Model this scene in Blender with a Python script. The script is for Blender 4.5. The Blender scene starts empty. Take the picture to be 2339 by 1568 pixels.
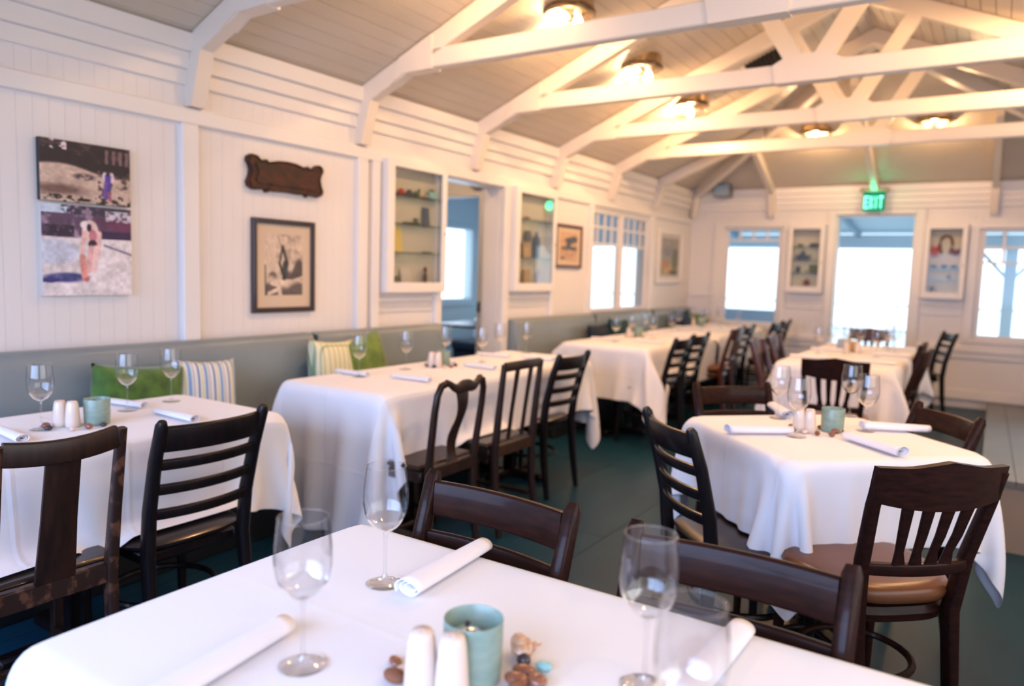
import bpy, math, random
import numpy as np
from mathutils import Vector, Matrix
random.seed(7); rng = np.random.default_rng(7)
sc = bpy.context.scene
COL = sc.collection
PI = math.pi
R = math.radians

# ------------------------------------------------------------------ camera
F = 1700.0
yaw, pitch, roll = R(-32.93), R(5.5), R(-1.73)
cy_, sy_, cp_, sp_ = math.cos(yaw), math.sin(yaw), math.cos(pitch), math.sin(pitch)
fwd = Vector((sy_*cp_, cy_*cp_, -sp_)); right = Vector((cy_, -sy_, 0)); down = fwd.cross(right)
cr_, sr_ = math.cos(roll), math.sin(roll)
r2 = cr_*right + sr_*down; d2 = -sr_*right + cr_*down
cam_d = bpy.data.cameras.new('camera'); cam = bpy.data.objects.new('camera', cam_d); COL.objects.link(cam)
cam.matrix_world = Matrix(((r2.x, -d2.x, -fwd.x, 0), (r2.y, -d2.y, -fwd.y, 0), (r2.z, -d2.z, -fwd.z, 1.31), (0, 0, 0, 1)))
cam_d.sensor_width = 36; cam_d.lens = F*36/2339
cam_d.clip_start = 0.02; cam_d.clip_end = 200
cam_d.dof.use_dof = True; cam_d.dof.focus_distance = 1.7; cam_d.dof.aperture_fstop = 2.0
sc.camera = cam

# ------------------------------------------------------------------ world, exposure, daylight
sc.view_settings.view_transform = 'Standard'; sc.view_settings.look = 'None'
sc.view_settings.gamma = 1; sc.view_settings.use_curve_mapping = False
sc.view_settings.exposure = 0.08
w = bpy.data.worlds.new('overcast_sky'); sc.world = w; w.use_nodes = True
bg = w.node_tree.nodes['Background']; bg.inputs[0].default_value = (0.74, 0.88, 1.0, 1); bg.inputs[1].default_value = 2.3
def area_light(name, loc, rot, sx, sy, power, color):
    l = bpy.data.lights.new(name, 'AREA'); l.shape = 'RECTANGLE'; l.size = sx; l.size_y = sy
    l.energy = power; l.color = color
    o = bpy.data.objects.new(name, l); COL.objects.link(o); o.location = loc; o.rotation_euler = rot
    return o
# daylight entering through the wide windows of the wall behind the viewer
area_light('window_daylight', (-1.2, -1.40, 1.45), (R(60), 0, 0), 4.0, 1.3, 88, (0.37, 0.54, 1.0)).data.spread = R(122)
area_light('added_warm_side_fill', (1.27, 1.2, 1.5), (R(90), 0, R(90)), 3.0, 1.2, 14, (1.0, 0.76, 0.56))  # added warm fill at the unseen right side, tinted to lessen the pink cast
LAMP_POWER = 43.0
LAMP_COLOR = (1.0, 0.58, 0.27)

# ------------------------------------------------------------------ materials
def srgb(r, g, b):
    f = lambda c: ((c/255)/12.92 if c/255 <= .04045 else (((c/255)+.055)/1.055)**2.4)
    return (f(r), f(g), f(b), 1)
def mat(name, col, rough=.5, metal=0, spec=.5, noise=None, bump=None, coat=0, sheen=0, trans=0, ior=1.45, emit=None, estr=0, sub=0):
    m = bpy.data.materials.new(name); m.use_nodes = True
    nt = m.node_tree; b = nt.nodes['Principled BSDF']
    b.inputs['Base Color'].default_value = col; b.inputs['Roughness'].default_value = rough
    b.inputs['Metallic'].default_value = metal; b.inputs['Specular IOR Level'].default_value = spec
    b.inputs['Coat Weight'].default_value = coat; b.inputs['Coat Roughness'].default_value = .08
    b.inputs['Sheen Weight'].default_value = sheen
    b.inputs['Transmission Weight'].default_value = trans; b.inputs['IOR'].default_value = ior
    if sub: b.inputs['Subsurface Weight'].default_value = sub; b.inputs['Subsurface Scale'].default_value = .02
    if emit: b.inputs['Emission Color'].default_value = emit; b.inputs['Emission Strength'].default_value = estr
    tc = nt.nodes.new('ShaderNodeTexCoord')
    if noise:  # (col2, scale(x,y,z), contrast lo, hi)
        c2, s, lo, hi = noise
        mp = nt.nodes.new('ShaderNodeMapping'); mp.inputs['Scale'].default_value = s
        n = nt.nodes.new('ShaderNodeTexNoise'); n.inputs['Scale'].default_value = 1; n.inputs['Detail'].default_value = 4
        cr = nt.nodes.new('ShaderNodeValToRGB'); cr.color_ramp.elements[0].position = lo; cr.color_ramp.elements[1].position = hi
        cr.color_ramp.elements[0].color = col; cr.color_ramp.elements[1].color = c2
        nt.links.new(tc.outputs['Object'], mp.inputs[0]); nt.links.new(mp.outputs[0], n.inputs[0])
        nt.links.new(n.outputs[0], cr.inputs[0]); nt.links.new(cr.outputs[0], b.inputs['Base Color'])
    if bump:
        s, st, dist = bump
        mp = nt.nodes.new('ShaderNodeMapping'); mp.inputs['Scale'].default_value = s
        n = nt.nodes.new('ShaderNodeTexNoise'); n.inputs['Scale'].default_value = 1; n.inputs['Detail'].default_value = 3
        bp = nt.nodes.new('ShaderNodeBump'); bp.inputs['Strength'].default_value = st; bp.inputs['Distance'].default_value = dist
        nt.links.new(tc.outputs['Object'], mp.inputs[0]); nt.links.new(mp.outputs[0], n.inputs[0])
        nt.links.new(n.outputs[0], bp.inputs['Height']); nt.links.new(bp.outputs[0], b.inputs['Normal'])
    return m
M = {}
M['wall'] = mat('white_wall_paint', (.78, .74, .73, 1), .42, bump=((9, 9, 9), .25, .002))
M['trim'] = mat('white_trim_paint', (.80, .76, .74, 1), .35, bump=((7, 7, 7), .25, .002))
M['ceil'] = mat('cream_ceiling_paint', (.62, .545, .46, 1), .42, noise=((.57, .495, .41, 1), (3, .6, 3), .35, .7))
M['beam'] = mat('white_beam_paint', (.78, .69, .60, 1), .4, bump=((6, 6, 6), .3, .003))
M['floor'] = mat('blue_grey_floor_paint', (.006, .038, .068, 1), .36, spec=.22, noise=((.010, .050, .084, 1), (2, 5, 2), .35, .75), bump=((25, 6, 20), .4, .002))
M['ramp'] = mat('worn_grey_ramp_paint', (.11, .125, .13, 1), .38, noise=((.17, .17, .16, 1), (5, 2, 4), .3, .8), bump=((30, 8, 20), .4, .002))
M['ramp_side'] = mat('beige_ramp_side', (.30, .24, .20, 1), .6)
M['black_wood'] = mat('black_stained_wood', (.005, .004, .005, 1), .34, spec=.2, coat=.10, noise=((.011, .006, .006, 1), (60, 60, 8), .3, .7))
M['brown_wood'] = mat('dark_brown_varnished_wood', (.013, .0045, .0035, 1), .38, spec=.13, coat=.10, noise=((.030, .009, .006, 1), (14, 90, 90), .3, .7), bump=((20, 140, 140), .15, .001))
M['red_wood'] = mat('red_brown_wood', (.090, .020, .009, 1), .30, coat=.2, noise=((.045, .011, .006, 1), (40, 40, 6), .3, .7))
M['old_wood'] = mat('antique_walnut_wood', (.032, .012, .007, 1), .35, noise=((.014, .006, .004, 1), (50, 50, 5), .35, .65), bump=((60, 60, 8), .3, .002))
M['worn_wood'] = mat('worn_scuffed_wood', (.024, .010, .007, 1), .42, noise=((.11, .045, .026, 1), (28, 28, 20), .53, .62), bump=((60, 60, 8), .3, .002))
M['oak'] = mat('golden_brown_oak', (.060, .026, .012, 1), .38, noise=((.030, .014, .008, 1), (60, 60, 8), .3, .7))
M['vinyl'] = mat('brown_seat_vinyl', (.17, .062, .024, 1), .3, noise=((.13, .048, .02, 1), (8, 8, 8), .3, .7), bump=((90, 90, 90), .08, .001))
M['dark_seat'] = mat('dark_wooden_seat', (.026, .013, .011, 1), .33, coat=.25, noise=((.014, .008, .008, 1), (8, 50, 8), .3, .7))
M['leather'] = mat('grey_blue_banquette_vinyl', (.225, .265, .285, 1), .28, noise=((.20, .24, .26, 1), (3, 3, 3), .3, .7), bump=((6, 6, 6), .25, .006))
M['seam'] = mat('dark_seam_piping', (.06, .075, .085, 1), .4)
def cloth_mat(name, c, c2, relief=.27):
    m = bpy.data.materials.new(name); m.use_nodes = True; nt = m.node_tree; b = nt.nodes['Principled BSDF']
    b.inputs['Base Color'].default_value = c; b.inputs['Roughness'].default_value = .8; b.inputs['Sheen Weight'].default_value = .15
    b.inputs['Specular IOR Level'].default_value = .25
    tc = nt.nodes.new('ShaderNodeTexCoord')
    uv = nt.nodes.new('ShaderNodeUVMap'); uv.uv_map = 'flat'
    sx = nt.nodes.new('ShaderNodeSeparateXYZ'); nt.links.new(uv.outputs[0], sx.inputs[0])
    # pressed fold lines: thin ridges every 0.33 m of cloth
    hs = []
    for ax in (0, 1):
        a = nt.nodes.new('ShaderNodeMath'); a.operation = 'PINGPONG'; a.inputs[1].default_value = .165
        nt.links.new(sx.outputs[ax], a.inputs[0])
        q = nt.nodes.new('ShaderNodeMapRange'); q.inputs[1].default_value = 0; q.inputs[2].default_value = .012; q.inputs[3].default_value = 1; q.inputs[4].default_value = 0
        nt.links.new(a.outputs[0], q.inputs[0]); hs.append(q)
    ad = nt.nodes.new('ShaderNodeMath'); ad.operation = 'ADD'; nt.links.new(hs[0].outputs[0], ad.inputs[0]); nt.links.new(hs[1].outputs[0], ad.inputs[1])
    n = nt.nodes.new('ShaderNodeTexNoise'); n.inputs['Scale'].default_value = 9; n.inputs['Detail'].default_value = 4
    nt.links.new(uv.outputs[0], n.inputs[0])
    n2 = nt.nodes.new('ShaderNodeMath'); n2.operation = 'MULTIPLY'; n2.inputs[1].default_value = 1.6; nt.links.new(n.outputs[0], n2.inputs[0])
    a2 = nt.nodes.new('ShaderNodeMath'); a2.operation = 'ADD'; nt.links.new(ad.outputs[0], a2.inputs[0]); nt.links.new(n2.outputs[0], a2.inputs[1])
    bp = nt.nodes.new('ShaderNodeBump'); bp.inputs['Strength'].default_value = relief; bp.inputs['Distance'].default_value = .006
    nt.links.new(a2.outputs[0], bp.inputs['Height']); nt.links.new(bp.outputs[0], b.inputs['Normal'])
    return m
M['cloth'] = cloth_mat('white_table_linen', (.86, .83, .86, 1), (.8, .78, .8, 1))
M['smooth_cloth'] = cloth_mat('pressed_table_linen', (.80, .78, .79, 1), (.8, .78, .8, 1), .06)
M['napkin'] = mat('white_napkin_linen', (.83, .79, .81, 1), .8, sheen=.15, bump=((260, 260, 260), .15, .0006))
M['ceramic'] = mat('cream_white_ceramic', (.74, .60, .50, 1), .25, coat=.4, sub=.15)
M['hole'] = mat('dark_shaker_hole', (.25, .12, .10, 1), .6)
M['chrome'] = mat('polished_steel', (.75, .73, .70, 1), .12, metal=1)
M['brass'] = mat('warm_polished_brass', (.60, .45, .28, 1), .14, metal=1)
M['bronze'] = mat('dark_bronze_rim', (.16, .13, .10, 1), .3, metal=1)
M['aqua'] = mat('aqua_frosted_glass', (.31, .44, .36, 1), .22, trans=.35, ior=1.4, noise=((.42, .52, .43, 1), (30, 30, 60), .35, .7))
M['teal_wax'] = mat('deep_teal_lamp_oil', (.03, .16, .17, 1), .2)
M['shell_tan'] = mat('tan_striped_shell', (.52, .27, .15, 1), .3, noise=((.75, .52, .38, 1), (40, 40, 160), .4, .6), coat=.3)
M['shell_brown'] = mat('glossy_brown_shell', (.16, .045, .028, 1), .18, noise=((.38, .15, .07, 1), (50, 50, 50), .4, .65), coat=.6)
M['pebble_dark'] = mat('dark_plum_pebble', (.05, .03, .04, 1), .25, coat=.3)
M['pebble_white'] = mat('pale_peach_pebble', (.75, .56, .46, 1), .3, coat=.3)
M['seaglass'] = mat('aqua_sea_glass', (.40, .72, .72, 1), .25, trans=.3)
M['green_velvet'] = mat('green_velvet', (.035, .085, .008, 1), .75, sheen=.3, noise=((.09, .19, .022, 1), (14, 14, 14), .35, .65))
M['lime_velvet'] = mat('lime_velvet', (.17, .25, .03, 1), .75, sheen=.3, noise=((.09, .15, .015, 1), (14, 14, 14), .35, .65))
M['navy'] = mat('navy_cushion_fabric', (.005, .014, .035, 1), .7)
M['teal_dark'] = mat('dark_teal_cushion_fabric', (.004, .035, .042, 1), .7)
M['blue_grey'] = mat('pale_blue_grey_fabric', (.35, .42, .50, 1), .7)
M['black'] = mat('black_paint', (.01, .01, .012, 1), .4)
M['frame_dark'] = mat('dark_brown_picture_frame', (.035, .018, .016, 1), .35, coat=.2)
M['frame_red'] = mat('mahogany_picture_frame', (.085, .024, .016, 1), .35, coat=.2)
M['mount'] = mat('cream_mount_board', (.62, .50, .38, 1), .8)
M['mount_white'] = mat('pale_mount_board', (.62, .57, .52, 1), .8)
M['plaque'] = mat('carved_mahogany', (.070, .018, .009, 1), .5, noise=((.030, .012, .008, 1), (18, 18, 26), .35, .6), bump=((50, 50, 50), .5, .004))
M['grey_metal'] = mat('grey_speaker_case', (.25, .24, .23, 1), .5)
M['vent'] = mat('dark_vent_slats', (.03, .03, .03, 1), .5)
M['cabinet_in'] = mat('pale_cabinet_lining', (.58, .54, .46, 1), .6)
M['porch'] = mat('porch_blue_grey_paint', (.60, .72, .80, 1), .6)
M['porch_dark'] = mat('porch_slate_paint', (.28, .38, .48, 1), .6)
M['sea'] = mat('pale_sea_haze', (.55, .68, .72, 1), .5)
M['deck'] = mat('pale_deck_boards', (.45, .50, .52, 1), .6)
M['rail_metal'] = mat('pale_railing_metal', (.55, .62, .66, 1), .4)
M['orange'] = mat('orange_paint', (.6, .2, .05, 1), .5); M['red'] = mat('red_paint', (.5, .05, .05, 1), .5)
M['yellow'] = mat('yellow_card', (.75, .58, .18, 1), .7); M['tan'] = mat('tan_card', (.50, .34, .18, 1), .7)
M['olive'] = mat('olive_green_paint', (.10, .13, .07, 1), .5); M['slate'] = mat('slate_blue_paint', (.06, .09, .15, 1), .4)
M['brown'] = mat('dark_brown_clay', (.09, .045, .03, 1), .5); M['maroon'] = mat('maroon_coral', (.16, .03, .04, 1), .5)
M['rope'] = mat('rust_brown_rope', (.22, .08, .035, 1), .8); M['lilac'] = mat('lilac_paint', (.40, .34, .50, 1), .5)
def glass_thin(name, tint=(1, 1, 1, 1), refl=1.0, edge=.34):
    m = bpy.data.materials.new(name); m.use_nodes = True; nt = m.node_tree; nt.nodes.clear()
    out = nt.nodes.new('ShaderNodeOutputMaterial'); mx = nt.nodes.new('ShaderNodeMixShader')
    t = nt.nodes.new('ShaderNodeBsdfTransparent'); t.inputs[0].default_value = tint
    g = nt.nodes.new('ShaderNodeBsdfGlossy'); g.inputs['Roughness'].default_value = .0; g.inputs[0].default_value = (1, 1, 1, 1)
    f = nt.nodes.new('ShaderNodeLayerWeight'); f.inputs['Blend'].default_value = .5   # facing term: 0 head-on, 1 at grazing
    pw = nt.nodes.new('ShaderNodeMath'); pw.operation = 'POWER'; pw.inputs[1].default_value = 4.0; nt.links.new(f.outputs['Facing'], pw.inputs[0])
    mu = nt.nodes.new('ShaderNodeMath'); mu.operation = 'MULTIPLY_ADD'; mu.inputs[1].default_value = .62*refl; mu.inputs[2].default_value = .045*refl; mu.use_clamp = True
    nt.links.new(pw.outputs[0], mu.inputs[0]); nt.links.new(mu.outputs[0], mx.inputs[0])
    ramp = nt.nodes.new('ShaderNodeValToRGB'); e_ = ramp.color_ramp.elements
    e_[0].position = 0; e_[0].color = tint; e_[1].position = 1; e_[1].color = tuple(c*edge for c in tint[:3])+(1,)
    md = ramp.color_ramp.elements.new(.62); md.color = tuple(c*.92 for c in tint[:3])+(1,)
    nt.links.new(f.outputs['Facing'], ramp.inputs[0]); nt.links.new(ramp.outputs[0], t.inputs[0])
    nt.links.new(t.outputs[0], mx.inputs[1]); nt.links.new(g.outputs[0], mx.inputs[2]); nt.links.new(mx.outputs[0], out.inputs[0])
    return m
M['glass'] = glass_thin('clear_wine_glass', (.955, .955, .965, 1), 1.5)
M['pane'] = glass_thin('window_pane_glass', (.97, .985, .99, 1), .15)
M['cabinet_pane'] = glass_thin('cabinet_door_glass', (.97, .985, .98, 1), 1.0)
M['shelf_glass'] = glass_thin('green_edged_shelf_glass', (.72, .86, .80, 1), 1.2)
M['solid_glass'] = glass_thin('stem_glass', (.985, .985, .99, 1), 1.8, .8)
M['glass_base'] = glass_thin('boosted_reflection_bowl_glass', (.96, .96, .97, 1), 5.0, .6)  # stronger reflection put in for the white cloth refracted in the bowl
def emis(name, col, s):
    m = bpy.data.materials.new(name); m.use_nodes = True; nt = m.node_tree; nt.nodes.clear()
    out = nt.nodes.new('ShaderNodeOutputMaterial'); e = nt.nodes.new('ShaderNodeEmission'); e.inputs[0].default_value = col; e.inputs[1].default_value = s
    nt.links.new(e.outputs[0], out.inputs[0]); return m
M['bulb'] = emis('lit_bulb', (1, .80, .52, 1), 45)
M['bulb_dim'] = emis('dim_lit_bulb', (1, .72, .38, 1), 1.2)
M['exit_green'] = emis('lit_green_letters', (.22, 1, .62, 1), 3.2)
M['exit_face'] = emis('lit_green_sign_face', (.0, .60, .28, 1), .45)
def stripes(name, cols, axis, scale, rough=.8, cols2=None):
    m = bpy.data.materials.new(name); m.use_nodes = True; nt = m.node_tree; b = nt.nodes['Principled BSDF']; b.inputs['Roughness'].default_value = rough
    tc = nt.nodes.new('ShaderNodeTexCoord'); s = nt.nodes.new('ShaderNodeSeparateXYZ'); nt.links.new(tc.outputs['Object'], s.inputs[0])
    def one(ax, cs, sc_):
        mu = nt.nodes.new('ShaderNodeMath'); mu.operation = 'MULTIPLY'; mu.inputs[1].default_value = sc_; nt.links.new(s.outputs[ax], mu.inputs[0])
        fr = nt.nodes.new('ShaderNodeMath'); fr.operation = 'FRACT'; nt.links.new(mu.outputs[0], fr.inputs[0])
        r = nt.nodes.new('ShaderNodeValToRGB'); r.color_ramp.interpolation = 'CONSTANT'
        while len(r.color_ramp.elements) < len(cs): r.color_ramp.elements.new(.5)
        for i, (p, c) in enumerate(cs): r.color_ramp.elements[i].position = p; r.color_ramp.elements[i].color = c
        nt.links.new(fr.outputs[0], r.inputs[0]); return r
    r = one(axis, cols, scale)
    if cols2:
        q = one(1 if axis != 1 else 0, cols2, scale); mx = nt.nodes.new('ShaderNodeMix'); mx.data_type = 'RGBA'; mx.blend_type = 'MULTIPLY'; mx.inputs[0].default_value = 1
        nt.links.new(r.outputs[0], mx.inputs[6]); nt.links.new(q.outputs[0], mx.inputs[7]); nt.links.new(mx.outputs[2], b.inputs['Base Color'])
    else: nt.links.new(r.outputs[0], b.inputs['Base Color'])
    return m
W_ = (.72, .70, .68, 1)
M['striped'] = stripes('blue_yellow_striped_fabric', [(0, W_), (.15, (.10, .20, .42, 1)), (.27, W_), (.40, (.62, .55, .18, 1)), (.47, W_), (.58, (.22, .36, .58, 1)), (.78, W_), (.88, (.30, .28, .30, 1)), (.93, W_)], 0, 13)
M['plaid'] = stripes('cream_green_plaid_fabric', [(0, (.74, .70, .48, 1)), (.72, (.26, .36, .22, 1)), (.86, (.74, .70, .48, 1))], 0, 26, cols2=[(0, (1, 1, 1, 1)), (.72, (.5, .62, .60, 1)), (.86, (1, 1, 1, 1))])

# ------------------------------------------------------------------ mesh helpers
class MB:
    def __init__(s): s.v = []; s.f = []
    def add(s, vs, fs):
        o = len(s.v); s.v += [tuple(map(float, p)) for p in vs]; s.f += [tuple(i+o for i in f) for f in fs]; return s
    def box(s, x0, x1, y0, y1, z0, z1):
        v = [(x, y, z) for z in (z0, z1) for y in (y0, y1) for x in (x0, x1)]
        return s.add(v, [(0, 2, 3, 1), (4, 5, 7, 6), (0, 1, 5, 4), (2, 6, 7, 3), (0, 4, 6, 2), (1, 3, 7, 5)])
    def rbox(s, x0, x1, y0, y1, z0, z1, r=.006):
        xs, ys, zs = (x0, x1), (y0, y1), (z0, z1); idx = {}; v = []
        for i in (0, 1):
            for j in (0, 1):
                for k in (0, 1):
                    sx, sy, sz = 1-2*i, 1-2*j, 1-2*k
                    for a, d in enumerate(((0, 1, 1), (1, 0, 1), (1, 1, 0))):
                        idx[(i, j, k, a)] = len(v); v.append((xs[i]+sx*r*d[0], ys[j]+sy*r*d[1], zs[k]+sz*r*d[2]))
        f = []
        for i in (0, 1):
            q = [idx[(i, j, k, 0)] for j, k in ((0, 0), (1, 0), (1, 1), (0, 1))]; f.append(q if i else q[::-1])
            q = [idx[(j, i, k, 1)] for j, k in ((0, 0), (1, 0), (1, 1), (0, 1))]; f.append(q[::-1] if i else q)
            q = [idx[(j, k, i, 2)] for j, k in ((0, 0), (1, 0), (1, 1), (0, 1))]; f.append(q if i else q[::-1])
        for i in (0, 1):
            for j in (0, 1):
                f.append((idx[(i, j, 0, 0)], idx[(i, j, 1, 0)], idx[(i, j, 1, 1)], idx[(i, j, 0, 1)]))
                f.append((idx[(i, 0, j, 0)], idx[(i, 1, j, 0)], idx[(i, 1, j, 2)], idx[(i, 0, j, 2)]))
                f.append((idx[(0, i, j, 1)], idx[(1, i, j, 1)], idx[(1, i, j, 2)], idx[(0, i, j, 2)]))
                for k in (0, 1): f.append((idx[(i, j, k, 0)], idx[(i, j, k, 1)], idx[(i, j, k, 2)]))
        return s.add(v, f)
    def prism(s, poly, a0, a1, axis='y'):
        n = len(poly)
        def P(u, v_, a): return {'y': (u, a, v_), 'x': (a, u, v_), 'z': (u, v_, a)}[axis]
        v = [P(u, q, a0) for u, q in poly]+[P(u, q, a1) for u, q in poly]
        f = [tuple(range(n))[::-1], tuple(range(n, 2*n))]+[(i, (i+1) % n, n+(i+1) % n, n+i) for i in range(n)]
        return s.add(v, f)
    def bar(s, pts, wd, dp, side=(1, 0, 0), rnd=.25, caps=True):
        """swept rounded-rectangle bar; wd along side vector, dp along normal (lists or numbers)"""
        pts = [Vector(p) for p in pts]; n = len(pts)
        W = wd if isinstance(wd, (list, tuple)) else [wd]*n; D = dp if isinstance(dp, (list, tuple)) else [dp]*n
        sd = Vector(side).normalized(); rings = []
        for i, p in enumerate(pts):
            t = (pts[min(i+1, n-1)]-pts[max(i-1, 0)]).normalized()
            a = (sd - t*sd.dot(t)).normalized(); b = t.cross(a)
            hw, hd = W[i]/2, D[i]/2; r = rnd*min(W[i], D[i])
            c = [(hw, hd-r), (hw-r*.3, hd-r*.3), (hw-r, hd), (-hw+r, hd), (-hw+r*.3, hd-r*.3), (-hw, hd-r), (-hw, -hd+r), (-hw+r*.3, -hd+r*.3), (-hw+r, -hd), (hw-r, -hd), (hw-r*.3, -hd+r*.3), (hw, -hd+r)]
            rings.append([p+a*u+b*v_ for u, v_ in c])
        m = 12; v = [q for r_ in rings for q in r_]
        f = [(i*m+j, i*m+(j+1) % m, (i+1)*m+(j+1) % m, (i+1)*m+j) for i in range(n-1) for j in range(m)]
        if caps: f += [tuple(range(m))[::-1], tuple(range((n-1)*m, n*m))]
        return s.add(v, f)
    def lathe(s, prof, seg=24, c=(0, 0, 0), axis='z'):
        n = len(prof); v = []
        for r, z in prof:
            for k in range(seg):
                a = 2*PI*k/seg; x, y = r*math.cos(a), r*math.sin(a)
                q = (x, y, z) if axis == 'z' else ((z, x, y) if axis == 'x' else (x, z, y))
                v.append((q[0]+c[0], q[1]+c[1], q[2]+c[2]))
        f = [(i*seg+k, i*seg+(k+1) % seg, (i+1)*seg+(k+1) % seg, (i+1)*seg+k) for i in range(n-1) for k in range(seg)]
        return s.add(v, f)
    def tube(s, pts, r, seg=8, closed=False):
        pts = [Vector(p) for p in pts]; n = len(pts); v = []; up = Vector((0, 0, 1))
        rr = r if isinstance(r, (list, tuple)) else [r]*n
        for i, p in enumerate(pts):
            t = (pts[(i+1) % n]-pts[i-1]) if closed else (pts[min(i+1, n-1)]-pts[max(i-1, 0)])
            t.normalize(); a = t.cross(up)
            if a.length < .05: a = t.cross(Vector((1, 0, 0)))
            a.normalize(); b = t.cross(a)
            v += [p+a*rr[i]*math.cos(2*PI*k/seg)+b*rr[i]*math.sin(2*PI*k/seg) for k in range(seg)]
        e = n if closed else n-1
        f = [(i*seg+k, i*seg+(k+1) % seg, ((i+1) % n)*seg+(k+1) % seg, ((i+1) % n)*seg+k) for i in range(e) for k in range(seg)]
        if not closed: f += [tuple(range(seg))[::-1], tuple(range((n-1)*seg, n*seg))]
        return s.add(v, f)
    def ellipsoid(s, c, r, seg=14, rings=9):
        v = []; f = []
        for i in range(rings+1):
            th = PI*i/rings
            for k in range(seg):
                a = 2*PI*k/seg; v.append((c[0]+r[0]*math.sin(th)*math.cos(a), c[1]+r[1]*math.sin(th)*math.sin(a), c[2]+r[2]*math.cos(th)))
        f = [(i*seg+k, (i+1)*seg+k, (i+1)*seg+(k+1) % seg, i*seg+(k+1) % seg) for i in range(rings) for k in range(seg)]
        return s.add(v, f)
    def grid(s, fn, nu, nv):
        v = [fn(i/nu, j/nv) for j in range(nv+1) for i in range(nu+1)]
        return s.add(v, [(j*(nu+1)+i, j*(nu+1)+i+1, (j+1)*(nu+1)+i+1, (j+1)*(nu+1)+i) for j in range(nv) for i in range(nu)])
    def mesh(s, name, m, smooth=True, ang=38):
        me = bpy.data.meshes.new(name); me.from_pydata(s.v, [], s.f); me.validate(); me.materials.append(m); me.update()
        import bmesh
        b = bmesh.new(); b.from_mesh(me); bmesh.ops.remove_doubles(b, verts=b.verts, dist=1e-6); bmesh.ops.recalc_face_normals(b, faces=b.faces); b.to_mesh(me); b.free()
        if smooth:
            me.shade_smooth(); me.set_sharp_from_angle(angle=R(ang))
        return me
def obj(name, mb, m, parent=None, smooth=True, ang=38):
    me = mb.mesh(name, m, smooth, ang) if isinstance(mb, MB) else mb
    o = bpy.data.objects.new(name, me); COL.objects.link(o)
    if parent: o.parent = parent
    return o
def tag(o, label=None, cat=None, group=None, kind=None):
    if label: o['label'] = label
    if cat: o['category'] = cat
    if group: o['group'] = group
    if kind: o['kind'] = kind
    return o
def thing(name, label, cat, loc=(0, 0, 0), rz=0, group=None):
    o = bpy.data.objects.new(name, None); COL.objects.link(o); o.location = loc; o.rotation_euler = (0, 0, rz); o.empty_display_size = .05
    return tag(o, label, cat, group)
def struct(name, mb, m, parent=None, smooth=False):
    o = obj(name, mb, m, parent, smooth)
    if not parent: o['kind'] = 'structure'
    return o
def part_label(o, l): o['label'] = l; return o
KIDS = {}
def kids(o): return [c for c in bpy.data.objects if c.parent == o]
def dup(root, loc, rz, label=None, group=None, tree=None):
    if root.name not in KIDS:
        KIDS[root.name] = [(c, kids(c)) for c in kids(root)]
    r = root.copy(); COL.objects.link(r); r.location = loc; r.rotation_euler = (0, 0, rz)
    for c, g in KIDS[root.name]:
        k = c.copy(); COL.objects.link(k); k.parent = r
        for d in g: e = d.copy(); COL.objects.link(e); e.parent = k
    if label: r['label'] = label
    if group: r['group'] = group
    return r
UNIT = MB().box(0, 1, 0, 1, 0, 1)
_unit = {}
def slab(name, m, x0, x1, y0, y1, z0, z1, parent=None):
    key = m.name
    if key not in _unit: _unit[key] = UNIT.mesh('slab', m, False)
    o = bpy.data.objects.new(name, _unit[key]); COL.objects.link(o)
    o.location = (x0, y0, z0); o.scale = (x1-x0, y1-y0, z1-z0)
    if parent: o.parent = parent
    return o

# ------------------------------------------------------------------ room dimensions
XW, YF, XR, YB = -3.35, 9.27, 1.35, -1.5
EAVE, SLOPE, XRIDGE = 2.38, 0.43, -1.0
T = .14

# ---- floor of painted sheets
fl = struct('floor', MB().box(XW-T, XR+T, YB-T, YF+T, -.12, -.008), M['floor'])
bw = .60
x = XW; k = 0
while x < XR-.01:
    y = YB - (1.1 if k % 2 else 0)
    while y < YF:
        a, b = max(y, YB), min(y+2.4, YF)
        if b-a > .05: slab('floor_board', M['floor'], x+.0015, min(x+bw, XR)-.0015, a+.0015, b-.0015, -.008, 0, fl)
        y += 2.4
    x += bw; k += 1
# ---- ramp to the right
rp = thing('entry_ramp', 'low painted grey ramp rising beside the right hand tables with beige side', 'ramp', (0, 0, 0))
RX0, RY0, RZ0 = .0, 4.33, .36
def rz_(y): return RZ0+(.08-RZ0)*(y-RY0)/(YF-RY0)
for i in range(9):
    a = RX0+i*.15; b = a+.147
    obj('ramp_board', MB().add([(a, RY0, RZ0-.03), (b, RY0, RZ0-.03), (b, YF, .05), (a, YF, .05), (a, RY0, RZ0), (b, RY0, RZ0), (b, YF, .08), (a, YF, .08)],
        [(0, 3, 2, 1), (4, 5, 6, 7), (0, 1, 5, 4), (2, 3, 7, 6), (0, 4, 7, 3), (1, 2, 6, 5)]), M['ramp'], rp, False)
obj('side_panel', MB().prism([(RY0+.01, 0.001), (YF, 0.001), (YF, .05), (RY0+.01, RZ0-.03)], RX0+.005, XR-.005, 'x'), M['ramp_side'], rp, False)

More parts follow.
